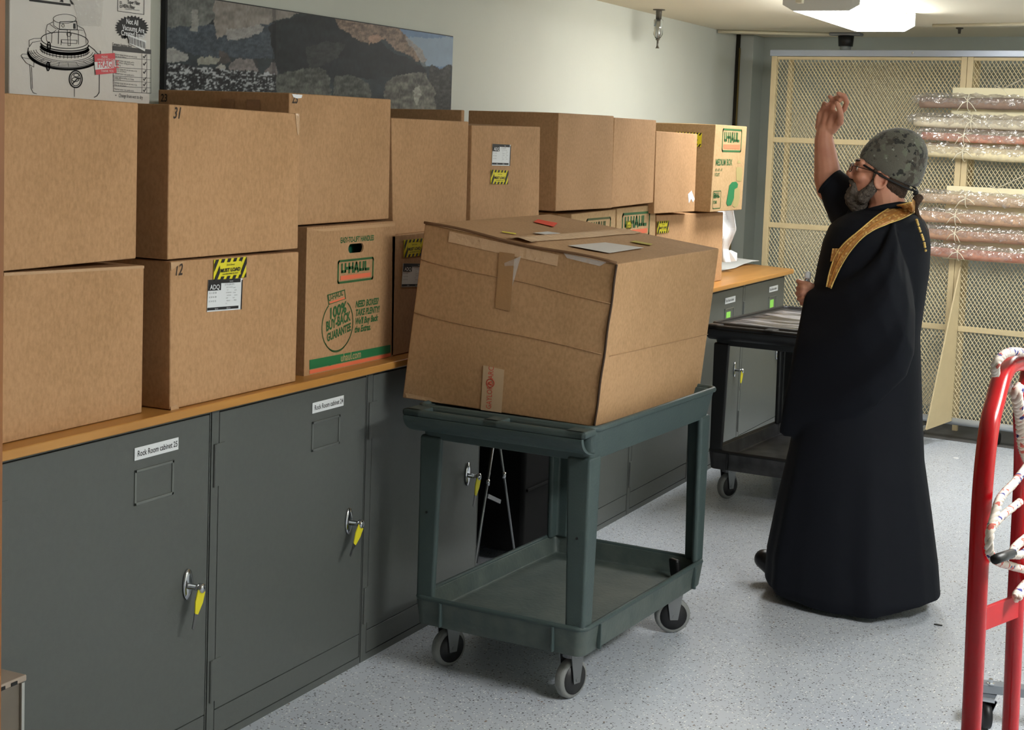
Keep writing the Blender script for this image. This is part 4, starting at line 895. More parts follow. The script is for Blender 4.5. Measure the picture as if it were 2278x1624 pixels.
# ================================================================ utility carts
def cart(name, label, loc, rz, m_body, m_deck, W=.594, L=.952, zt=.851, top='tub', floor_slot=True):
    t = thing(name, label, 'cart', loc, rz)
    M0 = np.array(MW[t.name]); 
    def T(mb):
        A = np.array(mb.v); mb.v = [tuple(p) for p in (A@M0[:3, :3].T+M0[:3, 3])]; return mb
    z0, z1 = .160, .246
    # lower shelf: deck and four raised walls, slightly flared, rounded corners
    def shell(z0, z1, g0, g1, th, deck_z, x0=0, x1=W, y0=0, y1=L, r=.03):
        m = MB()
        ring = lambda g, z, rr: [(a, b, z) for a, b in rrect(x0-g, y0-g, x1+g, y1+g, rr, 5)]
        m.loft([ring(g0, z0, r), ring(g1, z1, r+.004), ring(g1-th, z1, r-.008), ring(g0-th, deck_z+.004, r-.012), ring(g0-th-.012, deck_z, r-.016)], cap=True)
        return m
    T(shell(z0, z1, -.006, .004, .016, z0+.022)).build('lower_shelf', m_deck, t, smooth=False, bevel=.003)
    rim = MB(); rp = [(a, b, z1) for a, b in rrect(.002, .002, W-.002, L-.002, .03, 5)]; rim.tube(rp, .0085, 8, closed=True)
    T(rim).build('shelf_rim', m_body, t, smooth=True)
    for x_, y_ in ((.10, .0), (W-.10, .0), (W, .10), (W, L-.10)):         # ribs on the apron
        a = MB(); a.box((x_-.004 if y_ == 0 else x_-.002, y_-.012 if y_ == 0 else y_-.004, z0+.006), (x_+.004 if y_ == 0 else x_+.012, y_+.004, z1-.004)); T(a).build('rib', m_body, t, bevel=.002)
    # top tray
    zb = zt-.10
    T(shell(zb, zt, -.008, .012, .022, zt-.045 if top == 'tub' else zt-.010)).build('top_tray', m_body, t, bevel=.004)
    lip = MB(); lp = [(a, b, zt) for a, b in rrect(-.008, -.0, W+.010, L+.012, .035, 6)]; lip.tube(lp, .010, 8, closed=True)
    T(lip).build('rim', m_body, t, smooth=True)
    # handle shelf at the near end with two long slots, curved underside
    hx0, hx1, hy = -.012, W+.014, -.086
    h = MB(); zz = zt+.004
    h.box((hx0, hy, zz-.022), (hx1, hy+.026, zz)); h.box((hx0, -.012, zz-.022), (hx1, .006, zz))
    for a, b in ((hx0, .055), (W/2-.030, W/2+.030), (W-.055, hx1)): h.box((a, hy, zz-.022), (b, .004, zz))
    T(h).build('handle', m_body, t, bevel=.008, segs=3)
    o_ = [(hy-(hy)*(1-math.cos(a_)), zz-.021-.056*math.sin(a_)) for a_ in np.linspace(0, math.pi/2, 9)]
    i_ = [(y_+.014, z_+.002) for y_, z_ in o_][::-1]
    u = MB().prism([(hx0+.004, y_, z_) for y_, z_ in o_+i_], (hx1-hx0-.008, 0, 0))
    T(u).build('handle_underside', m_body, t, bevel=.003)
    # corner legs, L-shaped, tapering a little downwards
    for sx, sy in ((0, 0), (1, 0), (1, 1), (0, 1)):
        m = MB(); cx_ = W if sx else 0; cy_ = L if sy else 0; dx = -1 if sx else 1; dy = -1 if sy else 1
        for (za, wa), (zb_, wb) in ((((z1-.004), .066), (zb+.012, .080)),):
            A = lambda w_, z, g: [(cx_+dx*g, cy_+dy*g, z), (cx_+dx*w_, cy_+dy*g, z), (cx_+dx*w_, cy_+dy*(g+.022), z), (cx_+dx*(g+.022), cy_+dy*(g+.022), z), (cx_+dx*(g+.022), cy_+dy*w_, z), (cx_+dx*g, cy_+dy*w_, z)]
            m.loft([A(wa, za, .003), A(wb, zb_, .001)])
        T(m).build('leg', m_body, t, bevel=.010, segs=3)
        if top == 'tub': T(MB().lathe((cx_+dx*.035, cy_+dy*.001, .52), (0, -dy, 0), [(0, .004), (.0015, .004), (.002, .002)], 10)).build('bolt', BLACKP, t)
    # casters
    TY = mat('caster_tread', (128, 130, 128), .5, bump=(90, .2)); HUBM = mat('caster_hub', (28, 28, 30), .5)
    for cx_, cy_, an in ((.06, .12, .35), (W-.08, .09, .25), (W-.07, L-.10, .9), (.07, L-.12, .2)):
        c = np.array([cx_, cy_, .0625]); ax = np.array([math.cos(an), -math.sin(an), 0])
        m = MB().lathe(c-ax*.016, ax, [(0, .052), (.002, .058), (.008, .0622), (.024, .0622), (.030, .058), (.032, .052)], 30); w_ = T(m).build('caster', TY, t, smooth=True)
        T(MB().lathe(c-ax*.0185, ax, [(0, .012), (.001, .048), (.0365, .048), (.037, .012)], 26)).build('wheel_hub', HUBM, w_, smooth=True)
        f = MB()
        for s_ in (-1, 1):
            o_ = c+ax*s_*.023; bk = np.array([-ax[1], ax[0], 0])*.0
            f.prism([o_+np.array([0, 0, -.012]), o_+np.array([0, 0, -.012])+np.cross(ax, (0, 0, 1))*.014, o_+np.array([0, 0, .088])+np.cross(ax, (0, 0, 1))*.03, o_+np.array([0, 0, .088])-np.cross(ax, (0, 0, 1))*.03, o_+np.array([0, 0, -.012])-np.cross(ax, (0, 0, 1))*.014], ax*.003*s_)
        f.cyl(c-ax*.028, c+ax*.028, .006, n=10); f.box((cx_-.04, cy_-.04, .148), (cx_+.04, cy_+.04, z0+.004)); f.cyl((cx_, cy_, .13), (cx_, cy_, .15), .03)
        T(f).build('fork', mat('caster_fork', (128, 130, 132), .35, .8), w_)
    return t, T
GP = mat('grey_green_plastic', (66, 80, 79), .5, spec=.4, noise=(9, .35, (56, 70, 72)), bump=(120, .12))
GD = mat('grey_green_deck', (66, 78, 76), .5, spec=.5, noise=(14, .6, (92, 100, 94)), bump=(60, .15))
cart('utility_cart', 'grey-green plastic utility cart carrying the very large box', (-2.297, 4.16, 0), math.radians(-3.12), GP, GD)
t_ = [o for o in bpy.data.objects if o.name == 'utility_cart'][0]
M0 = MW['utility_cart']
# dark slot moulded in the deck by the near right leg
def lw(p): return np.array(M0 @ Vector(p))
MB().hexa([lw(p) for p in ((.50, .16, .176), (.565, .16, .176), (.565, .245, .176), (.50, .245, .176), (.50, .16, .1832), (.565, .16, .1832), (.565, .245, .1832), (.50, .245, .1832))]).build('deck_slot', STEEL_D, t_, label='dark slot in the deck')
# small black clip at the far right corner of the lower shelf
MB().hexa([lw(p) for p in ((.50, .87, .19), (.54, .85, .19), (.55, .87, .19), (.51, .89, .19), (.49, .87, .255), (.53, .85, .255), (.54, .87, .255), (.50, .89, .255))]).build('corner_gusset', BLACKP, t_, bevel=.008)
BP = mat('black_cart_plastic', (22, 23, 26), .42, spec=.5, noise=(10, .3))
BDK = mat('black_cart_deck', (34, 34, 37), .4, spec=.5, noise=(13, .5, (92, 92, 94)))
cart('utility_cart', 'black plastic utility cart behind the person, beside the far cabinets', (-2.262, 6.93, 0), math.radians(-4), BP, BDK, top='flat')
tb = bpy.data.objects['utility_cart.001']; M1 = MW[tb.name]
def lb(p): return np.array(M1 @ Vector(p))
def scuff(u, v): return lb((.02+.555*u, .03+.90*v, .845+.0025*math.sin(9*u+3*v)))
sc = mat('scuffed_tray_liner', (64, 64, 68), .25, spec=.6); nt = sc.node_tree; b = nt.nodes['Principled BSDF']; tc = nt.nodes['Texture Coordinate']
mp = nt.nodes.new('ShaderNodeMapping'); mp.inputs['Scale'].default_value = (1.6, 7, 1); n_ = nt.nodes.new('ShaderNodeTexNoise'); n_.inputs['Scale'].default_value = 2.2; n_.inputs['Detail'].default_value = 6
r_ = nt.nodes.new('ShaderNodeValToRGB'); r_.color_ramp.elements[0].position = .42; r_.color_ramp.elements[0].color = (*lin((44, 44, 48)), 1); r_.color_ramp.elements[1].position = .66; r_.color_ramp.elements[1].color = (*lin((150, 148, 152)), 1)
nt.links.new(tc.outputs['Object'], mp.inputs[0]); nt.links.new(mp.outputs[0], n_.inputs[0]); nt.links.new(n_.outputs['Fac'], r_.inputs[0]); nt.links.new(r_.outputs[0], b.inputs['Base Color'])
MB().grid(scuff, 10, 10).build('tray_liner', sc, tb, smooth=True, solid=.003, label='smeared dark top surface')

# ================================================================ left edge: wooden case and grey storage crate
t = thing('bookcase', 'wooden case whose brown edge runs up the left side of the picture', 'bookcase', (-2.1, 1.75, 0))
WD = mat('brown_wood', (150, 96, 48), .5, noise=(6, .4, (112, 66, 30)))
p = onx(8, 800, -1.9); ye = p[1]
MB().box((-2.25, ye-.022, 0), (-1.9, ye, 2.3)).build('side_panel', WD, t, bevel=.002)
MB().box((-2.25, ye-.62, 0), (-1.9, ye-.598, 2.3)).build('side_panel', WD, t, bevel=.002)
MB().box((-2.262, ye-.62, 0), (-2.25, ye, 2.3)).build('back_panel', WD, t)
for z in (.05, .6, 1.15, 1.7, 2.27): MB().box((-2.25, ye-.598, z), (-1.91, ye-.022, z+.02)).build('shelf', WD, t, bevel=.001)
cx_ = -2.2; ct = onx(60, 1500, cx_); t = thing('storage_bin', 'grey-brown bin with pale metal edges on the floor at the lower left corner', 'bin', (-2.32, 2.17, 0))
BN = mat('bin_grey_brown', (112, 104, 92), .45, noise=(5, .2)); BE = mat('bin_edge', (186, 188, 182), .3, .5)
MB().box((cx_-.24, ct[1]-.34, 0), (cx_-.004, ct[1]-.006, ct[2]-.014)).build('body', BN, t, bevel=.004)
l = MB().box((cx_-.246, ct[1]-.346, ct[2]-.014), (cx_, ct[1], ct[2])).build('lid', mat('bin_lid', (164, 150, 136), .4), t, bevel=.003)
for i in range(5): MB().box((cx_-.001, ct[1]-.045-.034*i, ct[2]-.012), (cx_+.0015, ct[1]-.028-.034*i, ct[2]-.005)).build('slot', STEEL_D, l)
MB().box((cx_-.004, ct[1]-.016, 0), (cx_+.0015, ct[1]-.008, ct[2]-.014)).build('edge_strip', BE, t, label='pale edging strip')

# ================================================================ rolling mesh screens
SB = np.array([-1.59, 9.28, 0.]); SD = bd; SN = -bn      # SN points to the camera side
def sp(s, z, o=0.): return SB+SD*s+np.array([0, 0, z])+SN*o
TAN = mat('tan_steel', (206, 188, 148), .5, noise=(20, .05)); TAN2 = mat('tan_mesh', (220, 204, 164), .5)
RAILM = mat('galvanised_rail', (168, 176, 190), .35, .35)
def sbox(m, s0, s1, z0, z1, o0, o1): return m.hexa([sp(s0, z0, o1), sp(s1, z0, o1), sp(s1, z0, o0), sp(s0, z0, o0), sp(s0, z1, o1), sp(s1, z1, o1), sp(s1, z1, o0), sp(s0, z1, o0)])
def mesh_panel(s0, s1, z0, z1, off, cw=.0235, ch=.034, wd=.0049):
    m = MB(); nx = int(round((s1-s0)/cw)); nz_ = int(round((z1-z0)/(ch/2))); V_ = []; F_ = []
    dx = (s1-s0)/nx; dz = (z1-z0)/nz_; up = np.array([0, 0, 1.])
    for j in range(nz_+1):
        zc = z0+j*dz; ph = j % 2
        # one strand: zigzag between this row's nodes; bonds touch the rows above and below
        pts = []
        for i in range(2*nx+1):
            s_ = s0+i*dx/2; z_ = zc+(dz/2-.0005)*(1 if (i+ph*1) % 2 == 0 else -1)
            pts.append((s_, z_))
        k = len(V_)
        for i, (s_, z_) in enumerate(pts):
            oo = off+.0012*(1 if i % 2 else -1)
            V_.append(sp(s_, z_-wd/2, oo+.001)); V_.append(sp(s_, z_+wd/2, oo-.001))
        for i in range(len(pts)-1): F_.append((k+2*i, k+2*i+2, k+2*i+3, k+2*i+1))
    m.v = [tuple(p) for p in V_]; m.f = F_; return m
def screen(label, s0, s1, left=True):
    t = thing('mesh_screen', label, 'screen', tuple(sp((s0+s1)/2, 0)), math.radians(-6), 'rolling mesh screens by the back wall')
    m = MB(); fw = .034
    for a in ((s0, s0+fw), (s1-fw, s1)): sbox(MB(), a[0], a[1], .13, 2.245, -.018, .018).build('stile', TAN, t, bevel=.002)
    for z in (1.715, 1.185, .648): sbox(MB(), s0+fw, s1-fw, z, z+.031, -.010, .014).build('cross_rail', TAN, t, bevel=.002)
    sbox(MB(), s0+fw, s1-fw, 2.225, 2.243, -.012, .012).build('cross_rail', TAN, t, bevel=.002)
    zs = [.135, .648, 1.185, 1.715, 2.225]
    for a, b in zip(zs[:-1], zs[1:]): mesh_panel(s0+fw, s1-fw, a+(.031 if a > .2 else 0), b, .006).build('mesh_panel', TAN2, t, fixn=False)
    MB().tube([sp(s0, .112), sp(s1, .112)], .022, 12).build('bottom_tube', mat('pale_tube', (188, 194, 198), .35, .3), t, smooth=True)
    for s_ in (s0+.3, s1-.3):
        c = sp(s_, .038, -.03); w_ = MB().lathe(c-SD*.011, SD, [(0, .03), (.003, .038), (.019, .038), (.022, .03)], 20).build('caster', BLACKP, t, smooth=True)
        MB().bar(c+np.array([0, 0, 0]), c+np.array([0, 0, .06]), .03, .006).build('fork', MATS['caster_fork'], w_)
    for z in (2.236,): pass
    return t
S1 = screen('tan mesh screen on casters behind the person, left one of the pair', -1.19, .019)
S2 = screen('tan mesh screen on casters at the right, carrying the wrapped rolls', .021, 1.23)
# second pair standing just behind, seen through the mesh
S3 = thing('mesh_screen', 'second tan mesh screen seen through the left one', 'screen', tuple(sp(-.585, 0, -.30)), math.radians(-6), 'rolling mesh screens by the back wall')
sb_ = SB.copy(); SB = SB+SN*-.30
mesh_panel(-1.17, -.02, .15, 2.22, 0, .0235, .034).build('mesh_panel', TAN2, S3, fixn=False)
for a in ((-1.2, -1.17), (-.02, .01)): sbox(MB(), a[0], a[1], .0, 2.24, -.015, .015).build('stile', TAN, S3, bevel=.002)
SB = sb_
# blue-grey overhead rail
r = thing('overhead_rail', 'blue-grey metal rail running along the tops of the mesh screens', 'rail', tuple(sp(0, 2.246)), math.radians(-6))
sbox(MB(), -1.20, 1.30, 2.245, 2.284, -.026, .026).build('rail', RAILM, r, bevel=.004)
for s_ in (-.30, .52, .88): MB().lathe(sp(s_, 2.266, .026), SN, [(0, .007), (.004, .007), (.006, .004)], 10).build('bolt', CHROME, r)
# triangular brace standing before the joint
g = thing('screen_foot', 'tall tapering tan brace with a steel caster at the foot of the mesh screens', 'brace', tuple(sp(0, 0, .1)), math.radians(-6))
a0, a1 = sp(.048, 1.03, .018), sp(.062, 1.03, .018)
fr_ = [onz(2065, 948, .075), None]
F1_ = np.array([-1.645, 8.99, 0]); 
MB().hexa([sp(.052, .115, .020), sp(.060, .115, .020), F1_+np.array([.012, .03, .085]), F1_+np.array([.004, .03, .085]), sp(.052, 1.03, .020), sp(.060, 1.03, .020), sp(.060, 1.02, .03), sp(.052, 1.02, .03)]).build('gusset_plate', TAN, g, bevel=.001)
c = F1_+np.array([-.02, 0, .040])
w_ = MB().lathe(c+np.array([-.011, 0, 0]), (1, -.25, 0), [(0, .03), (.003, .04), (.021, .04), (.024, .03)], 22).build('caster', BLACKP, g, smooth=True)
MB().prism([c+np.array([.018, -.03, -.012]), c+np.array([.018, .02, -.012]), c+np.array([.018, .05, .045]), c+np.array([.018, -.05, .045])], (.003, 0, 0)).build('fork', CHROME, w_, bevel=.001)
MB().bar(c+np.array([0, -.03, .047]), c+np.array([.02, .16, .047]), .05, .006).build('foot_plate', CHROME, g, bevel=.001)
MB().cyl(c+np.array([0, .0, .05]), c+np.array([0, 0, .075]), .007).build('bolt', CHROME, g, smooth=True)

# ---- boards and rolled textiles in plastic, tied on with string
CREAM = mat('cream_board', (232, 224, 190), .7)
def crinkle():
    m = bpy.data.materials.new('crinkled_plastic'); m.use_nodes = True; nt = m.node_tree; nt.nodes.remove(nt.nodes['Principled BSDF']); L = nt.links
    out = nt.nodes['Material Output']; g = nt.nodes.new('ShaderNodeBsdfGlossy'); g.inputs['Roughness'].default_value = .12; tr = nt.nodes.new('ShaderNodeBsdfTransparent'); tr.inputs[0].default_value = (.93, .92, .92, 1)
    tcn = nt.nodes.new('ShaderNodeTexCoord'); n1_ = nt.nodes.new('ShaderNodeTexVoronoi'); n1_.inputs['Scale'].default_value = 26; n2_ = nt.nodes.new('ShaderNodeTexNoise'); n2_.inputs['Scale'].default_value = 34; n2_.inputs['Detail'].default_value = 3
    ad = nt.nodes.new('ShaderNodeMath'); bp = nt.nodes.new('ShaderNodeBump'); bp.inputs['Strength'].default_value = .9; bp.inputs['Distance'].default_value = .012
    L.new(tcn.outputs['Object'], n1_.inputs['Vector']); L.new(tcn.outputs['Object'], n2_.inputs['Vector']); L.new(n1_.outputs[0], ad.inputs[0]); L.new(n2_.outputs['Fac'], ad.inputs[1]); L.new(ad.outputs[0], bp.inputs['Height']); L.new(bp.outputs[0], g.inputs['Normal'])
    mx = nt.nodes.new('ShaderNodeMixShader'); mx.inputs[0].default_value = .30; df = nt.nodes.new('ShaderNodeBsdfDiffuse'); df.inputs[0].default_value = (.8, .78, .78, 1); m2 = nt.nodes.new('ShaderNodeMixShader'); m2.inputs[0].default_value = .22
    L.new(g.outputs[0], m2.inputs[1]); L.new(df.outputs[0], m2.inputs[2]); L.new(tr.outputs[0], mx.inputs[1]); L.new(m2.outputs[0], mx.inputs[2]); L.new(mx.outputs[0], out.inputs[0]); return m
PLAS = crinkle(); STRG = mat('white_string', (236, 230, 208), .7)
SEND = 1.19
for nm_, z0_, z1_, lab in (('u', 1.655, 2.068, 'cream backing board behind the upper four wrapped rolls'), ('l', 1.07, 1.497, 'cream backing board behind the lower four wrapped rolls')):
    bo = sbox(MB(), -.052, SEND, z0_, z1_, .022, .028).build('backing_board', CREAM, loc=tuple(sp(.5, z0_, .025)), bevel=.001); props(bo, lab, 'board', 'cream backing boards on the mesh screen')
    zs_ = z1_
    st0 = MB(); e0 = sp(.235, z1_-.004, .03); st0.tube([e0, sp(.8, z1_+.30, .02)], .0025, 6); st0.tube([e0, e0+SD*-.05+np.array([0, 0, .02])], .002, 5); st0.tube([e0, e0+SD*.03+np.array([0, 0, -.03])], .002, 5)
    props(st0.build('hanging_string', STRG, loc=tuple(e0), smooth=True), 'white string holding up the %s cream board' % ('upper' if nm_ == 'u' else 'lower'), 'string')
def roll(z, s0, r, rgb, label, second=None, slope=-.012, hgt=.072, off=.066, flat=.75, pat=0):
    t = thing('wrapped_roll', label, 'roll', tuple(sp(.4, z-.02, off)), math.radians(-6), 'rolls wrapped in clear plastic on the mesh screen')
    mm = mat('roll_cloth_%d_%d_%d' % rgb, rgb, .8, noise=((16, .8, second) if second else (30, .18)))
    R_ = np.random.default_rng(int(z*1000)); pts = [sp(s_, z-.018+slope*(s_-s0)+.004*math.sin(5*s_+z*9), off) for s_ in np.linspace(s0+.012, SEND-.01, 24)]
    MB().tube(pts, [r*(1+.06*math.sin(7*i+z*20)) for i in range(24)], 14).build('rolled_cloth', mm, t, smooth=True)
    # plastic sleeve: a soft flattened tube, taller than the roll, wrinkled
    n, k_ = 110, 22; m = MB(); rings = []
    for i in range(n+1):
        s_ = s0-.03+(SEND+.01-s0+.03)*i/n; zc = z+slope*(s_-s0); ring = []
        pin = min(1, .55+.45*min(i, n-i)/6)
        for j in range(k_):
            a = 2*math.pi*j/k_; w = .004*math.sin(a*3+s_*60+z*30)+.0035*math.sin(s_*170+j*2.1)+.003*R_.standard_normal()
            ring.append(sp(s_, zc+(hgt/2+w)*math.sin(a)*pin-.004, off+(r*flat+.014+w*.7)*math.cos(a)*(1.0 if math.sin(a) < .3 else .75)))
        rings.append(ring)
    m.loft(rings, cap=False).build('plastic_sleeve', PLAS, t, smooth=False, fixn=False)
    sx_ = .02+.09*R_.random(); c = sp(sx_, z-.01, off+r+.012)
    s = MB(); s.ring(sp(sx_, z-.018, off), SD, r+.016, .0022, 20, 5)
    for q in range(4):
        d = (SD*(-1)**q*(.03+.03*R_.random())+np.array([0, 0, (-.05 if q > 1 else .018)*(.6+.6*R_.random())])); s.tube([c, c+d*.5+np.array([0, 0, .010])+SN*.01, c+d], .0022, 5)
    s.build('string_bow', STRG, t, smooth=True)
rolls = [
 (2.000, -.235, .033, (150, 126, 110), None, 'top roll of the upper four, dark brown cloth in shiny plastic'),
 (1.885, -.262, .030, (222, 212, 186), None, 'second roll from the top, pale beige cloth in plastic'),
 (1.800, -.215, .024, (196, 122, 100), (216, 182, 160), 'third roll of the upper four, red patterned cloth in plastic'),
 (1.712, -.190, .036, (238, 224, 184), None, 'lowest roll of the upper four, cream cloth in plastic'),
 (1.440, -.200, .030, (224, 196, 162), None, 'top roll of the lower four, beige cloth with curling ties'),
 (1.335, -.205, .032, (216, 178, 146), None, 'second roll of the lower four, pinkish tan cloth in plastic'),
 (1.235, -.180, .030, (198, 156, 128), None, 'third roll of the lower four, brown cloth in plastic with a big bow'),
 (1.130, -.150, .030, (186, 116, 92), (208, 166, 146), 'lowest roll of all, rust red cloth in plastic'),
]
for z, s0, r_, rgb, sec, lab in rolls: roll(z, s0, r_, rgb, lab, sec)

# ================================================================ red hand truck with rope
RED = mat('red_enamel', (178, 8, 20), .24, spec=.4, coat=.2)
t = thing('hand_truck', 'red tubular hand truck at the right edge with rope hung on it', 'hand truck', (-.378, 2.9, 0))
HX = -.378; ya, yb = 2.67, 3.21
def cat(pts, n=10):
    P = [np.array(p, float) for p in pts]; P = [2*P[0]-P[1]]+P+[2*P[-1]-P[-2]]; out = []
    for i in range(1, len(P)-2):
        for t_ in np.linspace(0, 1, n, endpoint=False):
            a, b_, c_, d_ = P[i-1:i+3]; out.append(.5*((2*b_)+(-a+c_)*t_+(2*a-5*b_+4*c_-d_)*t_**2+(-a+3*b_-3*c_+d_)*t_**3))
    return out+[P[-2]]
pa = [(HX, ya, .03), (HX, ya, .4)]+[onx(x, y, HX) for x, y in ((2160, 1624), (2175, 1300), (2185, 1100), (2199, 960), (2215, 889), (2230, 836), (2250, 809), (2278, 806))]
pb_ = [onx(x, y, HX) for x, y in ((2290, 815), (2286, 850), (2274, 912), (2275, 1003), (2272, 1103), (2264, 1252), (2259, 1351), (2247, 1624))]+[(HX, yb, .3), (HX, yb, .03)]
MB().tube(cat(pa+pb_, 6), .0168, 16).build('frame_tube', RED, t, smooth=True)
c4 = [onx(x, y, HX) for x, y in ((2180, 1352), (2268, 1318), (2268, 1368), (2180, 1402))]
MB().prism(c4, (.008, 0, 0)).build('crossbar', mat('red_paint_dull', (168, 14, 24), .6, spec=.3), t, bevel=.001)
MB().box((HX-.004, ya, .30), (HX+.004, yb, .352)).build('crossbar', RED, t, bevel=.001)
MB().box((HX-.02, ya-.05, .008), (HX+.24, yb+.05, .016)).build('toe_plate', RED, t, bevel=.003)
for y_ in (ya-.05, yb+.05):
    w_ = MB().lathe((HX-.10, y_-.025, .125), (0, 1, 0), [(0, .08), (.006, .115), (.02, .124), (.034, .115), (.05, .08)], 30).build('wheel', BLACKP, t, smooth=True)
    MB().lathe((HX-.10, y_-.03, .125), (0, 1, 0), [(0, .03), (.002, .06), (.058, .06), (.06, .03)], 20).build('hub', RED, w_, smooth=True)
MB().cyl((HX-.10, ya-.06, .125), (HX-.10, yb+.06, .125), .008).build('axle', CHROME, t, smooth=True)
for y_ in (ya, yb): MB().bar((HX, y_, .22), (HX-.10, y_, .125), .02, .02).build('axle_bracket', RED, t)
# rope, laid in three strands with red and blue flecks
RP = mat('rope_white', (222, 208, 196), .8); nt = RP.node_tree; b = nt.nodes['Principled BSDF']; tc = nt.nodes['Texture Coordinate']
v_ = nt.nodes.new('ShaderNodeTexVoronoi'); v_.inputs['Scale'].default_value = 105; nt.links.new(tc.outputs['Object'], v_.inputs['Vector']); s_ = nt.nodes.new('ShaderNodeSeparateColor'); nt.links.new(v_.outputs['Color'], s_.inputs[0])
r_ = nt.nodes.new('ShaderNodeValToRGB'); r_.color_ramp.interpolation = 'CONSTANT'; e = r_.color_ramp.elements; e[0].position = 0; e[0].color = (*lin((58, 62, 128)), 1); e[1].position = .05; e[1].color = (*lin((204, 104, 92)), 1)
e2 = e.new(.12); e2.color = (*lin((226, 214, 202)), 1)
nt.links.new(s_.outputs[0], r_.inputs[0]); nt.links.new(r_.outputs[0], b.inputs['Base Color'])
rp = thing('rope', 'white rope with red and blue flecks looped on the red hand truck', 'rope', (HX, 2.85, 1.0))
def rope(pts, r=.0068, n=14):
    # photo pixel + metres of depth offset towards the aisle -> real points
    P = cat([onx(x, y, HX+o) for x, y, o in pts], n); m = MB(); L = 0; prev = None; A = []
    for i, p in enumerate(P):
        t_ = (P[min(i+1, len(P)-1)]-P[max(i-1, 0)]); t_ /= np.linalg.norm(t_)+1e-9
        a = np.cross(t_, (1, 0, 0)) if prev is None else prev-(prev@t_)*t_; a /= np.linalg.norm(a)+1e-9; prev = a; b_ = np.cross(t_, a)
        if i: L += np.linalg.norm(P[i]-P[i-1])
        A.append((p, a, b_, L))
    # resample finely for the twist
    for k in range(3):
        q = []
        for (p, a, b_, l0), (p2, a2, b2, l1) in zip(A[:-1], A[1:]):
            for u in np.linspace(0, 1, max(2, int((l1-l0)/.004)+1), endpoint=False):
                l = l0+(l1-l0)*u; w = 2*math.pi*(l/.042+k/3); pp = p*(1-u)+p2*u; q.append(pp+(a*math.cos(w)+b_*math.sin(w))*r*.52)
        m.tube(q, r*.62, 6)
    m.build('rope_strand', RP, rp, smooth=True, fixn=False)
rope([(2214, 832, .02), (2216, 808, .025), (2238, 786, .03), (2268, 783, .03), (2300, 792, .02), (2316, 822, .0), (2304, 850, -.02)])
rope([(2236, 842, -.03), (2250, 868, -.04), (2262, 892, -.02), (2270, 940, 0), (2282, 1000, .02)])
rope([(2268, 862, .02), (2262, 880, .02), (2270, 930, .02), (2276, 990, .02), (2290, 1030, .02)], .0095)
rope([(2290, 1030, .03), (2258, 1072, .03), (2226, 1108, .03), (2212, 1150, .03), (2202, 1190, .03), (2201, 1226, .03), (2214, 1246, .03), (2245, 1258, .03), (2290, 1268, .03), (2328, 1262, .03), (2336, 1238, .035), (2318, 1222, .045), (2295, 1220, .05), (2272, 1234, .05), (2248, 1234, .045)])
rope([(2290, 1190, .045), (2330, 1168, .035), (2338, 1124, .02), (2318, 1096, .005), (2290, 1100, .0), (2262, 1122, .0), (2225, 1152, .0), (2203, 1180, .0), (2196, 1212, .0), (2200, 1246, 0)])
rope([(2250, 1233, .045), (2262, 1214, .045), (2290, 1190, .045)])
rope([(2262, 1330, .03), (2268, 1318, .03), (2290, 1296, .03), (2312, 1302, .02), (2308, 1334, .01), (2284, 1348, .02)], .009)
MB().tube([onx(2214, 1244, HX+.04), onx(2252, 1231, HX+.045)], .0082, 12).build('taped_end', BLACKP, rp, smooth=True, label='end wrapped in black tape')

# grey dolly behind the hand truck
DM = mat('dolly_grey', (126, 132, 140), .45, .2)
t = thing('dolly', 'low grey metal dolly on casters behind the red hand truck', 'dolly', (-.45, 4.7, 0)); zd = .118
a = onz(2182, 1526, zd); b_ = onz(2300, 1540, zd); 
MB().bar(a-(b_-a)*.0, a+(b_-a)*5, .045, .028).build('frame_bar', DM, t, bevel=.003)
MB().bar(a+np.array([-.0, -.45, 0]), a+(b_-a)*5+np.array([0, -.45, 0]), .045, .028).build('frame_bar', DM, t, bevel=.003)
MB().bar(a+(b_-a)*4.9+np.array([0, 0, 0]), a+(b_-a)*4.9+np.array([0, -.45, 0]), .04, .02).build('frame_bar', DM, t, bevel=.003)
bt = onz(2204, 1522, zd+.014); MB().lathe(bt, (0, 0, 1), [(0, .012), (.004, .012), (.005, .007), (.016, .007)], 6).build('bolt', CHROME, t)
for q in (bt, bt+(b_-a)*4.6, bt+np.array([0, -.45, 0]), bt+(b_-a)*4.6+np.array([0, -.45, 0])):
    c = np.array([q[0]-.01, q[1]-.012, .043]); ax = np.array([.9, .43, 0]); ax /= np.linalg.norm(ax)
    w_ = MB().lathe(c-ax*.014, ax, [(0, .03), (.003, .043), (.025, .043), (.028, .03)], 24).build('caster', BLACKP, t, smooth=True)
    f = MB().prism([c+ax*.017+np.array([0, 0, -.005]), c+ax*.017+np.array([-.012, .02, .0]), c+ax*.017+np.array([-.02, .03, .05]), c+ax*.017+np.array([.02, -.03, .05])], ax*.003); f.box((c[0]-.03, c[1]-.03, .09), (c[0]+.03, c[1]+.03, .104)); f.cyl(c-ax*.02, c+ax*.022, .006)
    f.build('fork', CHROME, w_, bevel=.001)
p = onz(2127, 1019, 0); props(MB().lathe((p[0], p[1], 0), (0, 0, 1), [(0, .016), (.002, .014), (.003, .004)], 9).build('paper_scrap', WHITEP, loc=tuple(p)), 'tiny white scrap on the floor between the person and the hand truck', 'scrap')
p = onz(2087, 1391, 0); props(MB().box((p[0]-.014, p[1]-.005, 0), (p[0]+.014, p[1]+.005, .003)).build('dark_scrap', BLACKP, loc=tuple(p)), 'tiny dark scrap on the floor just right of the robe hem', 'scrap')
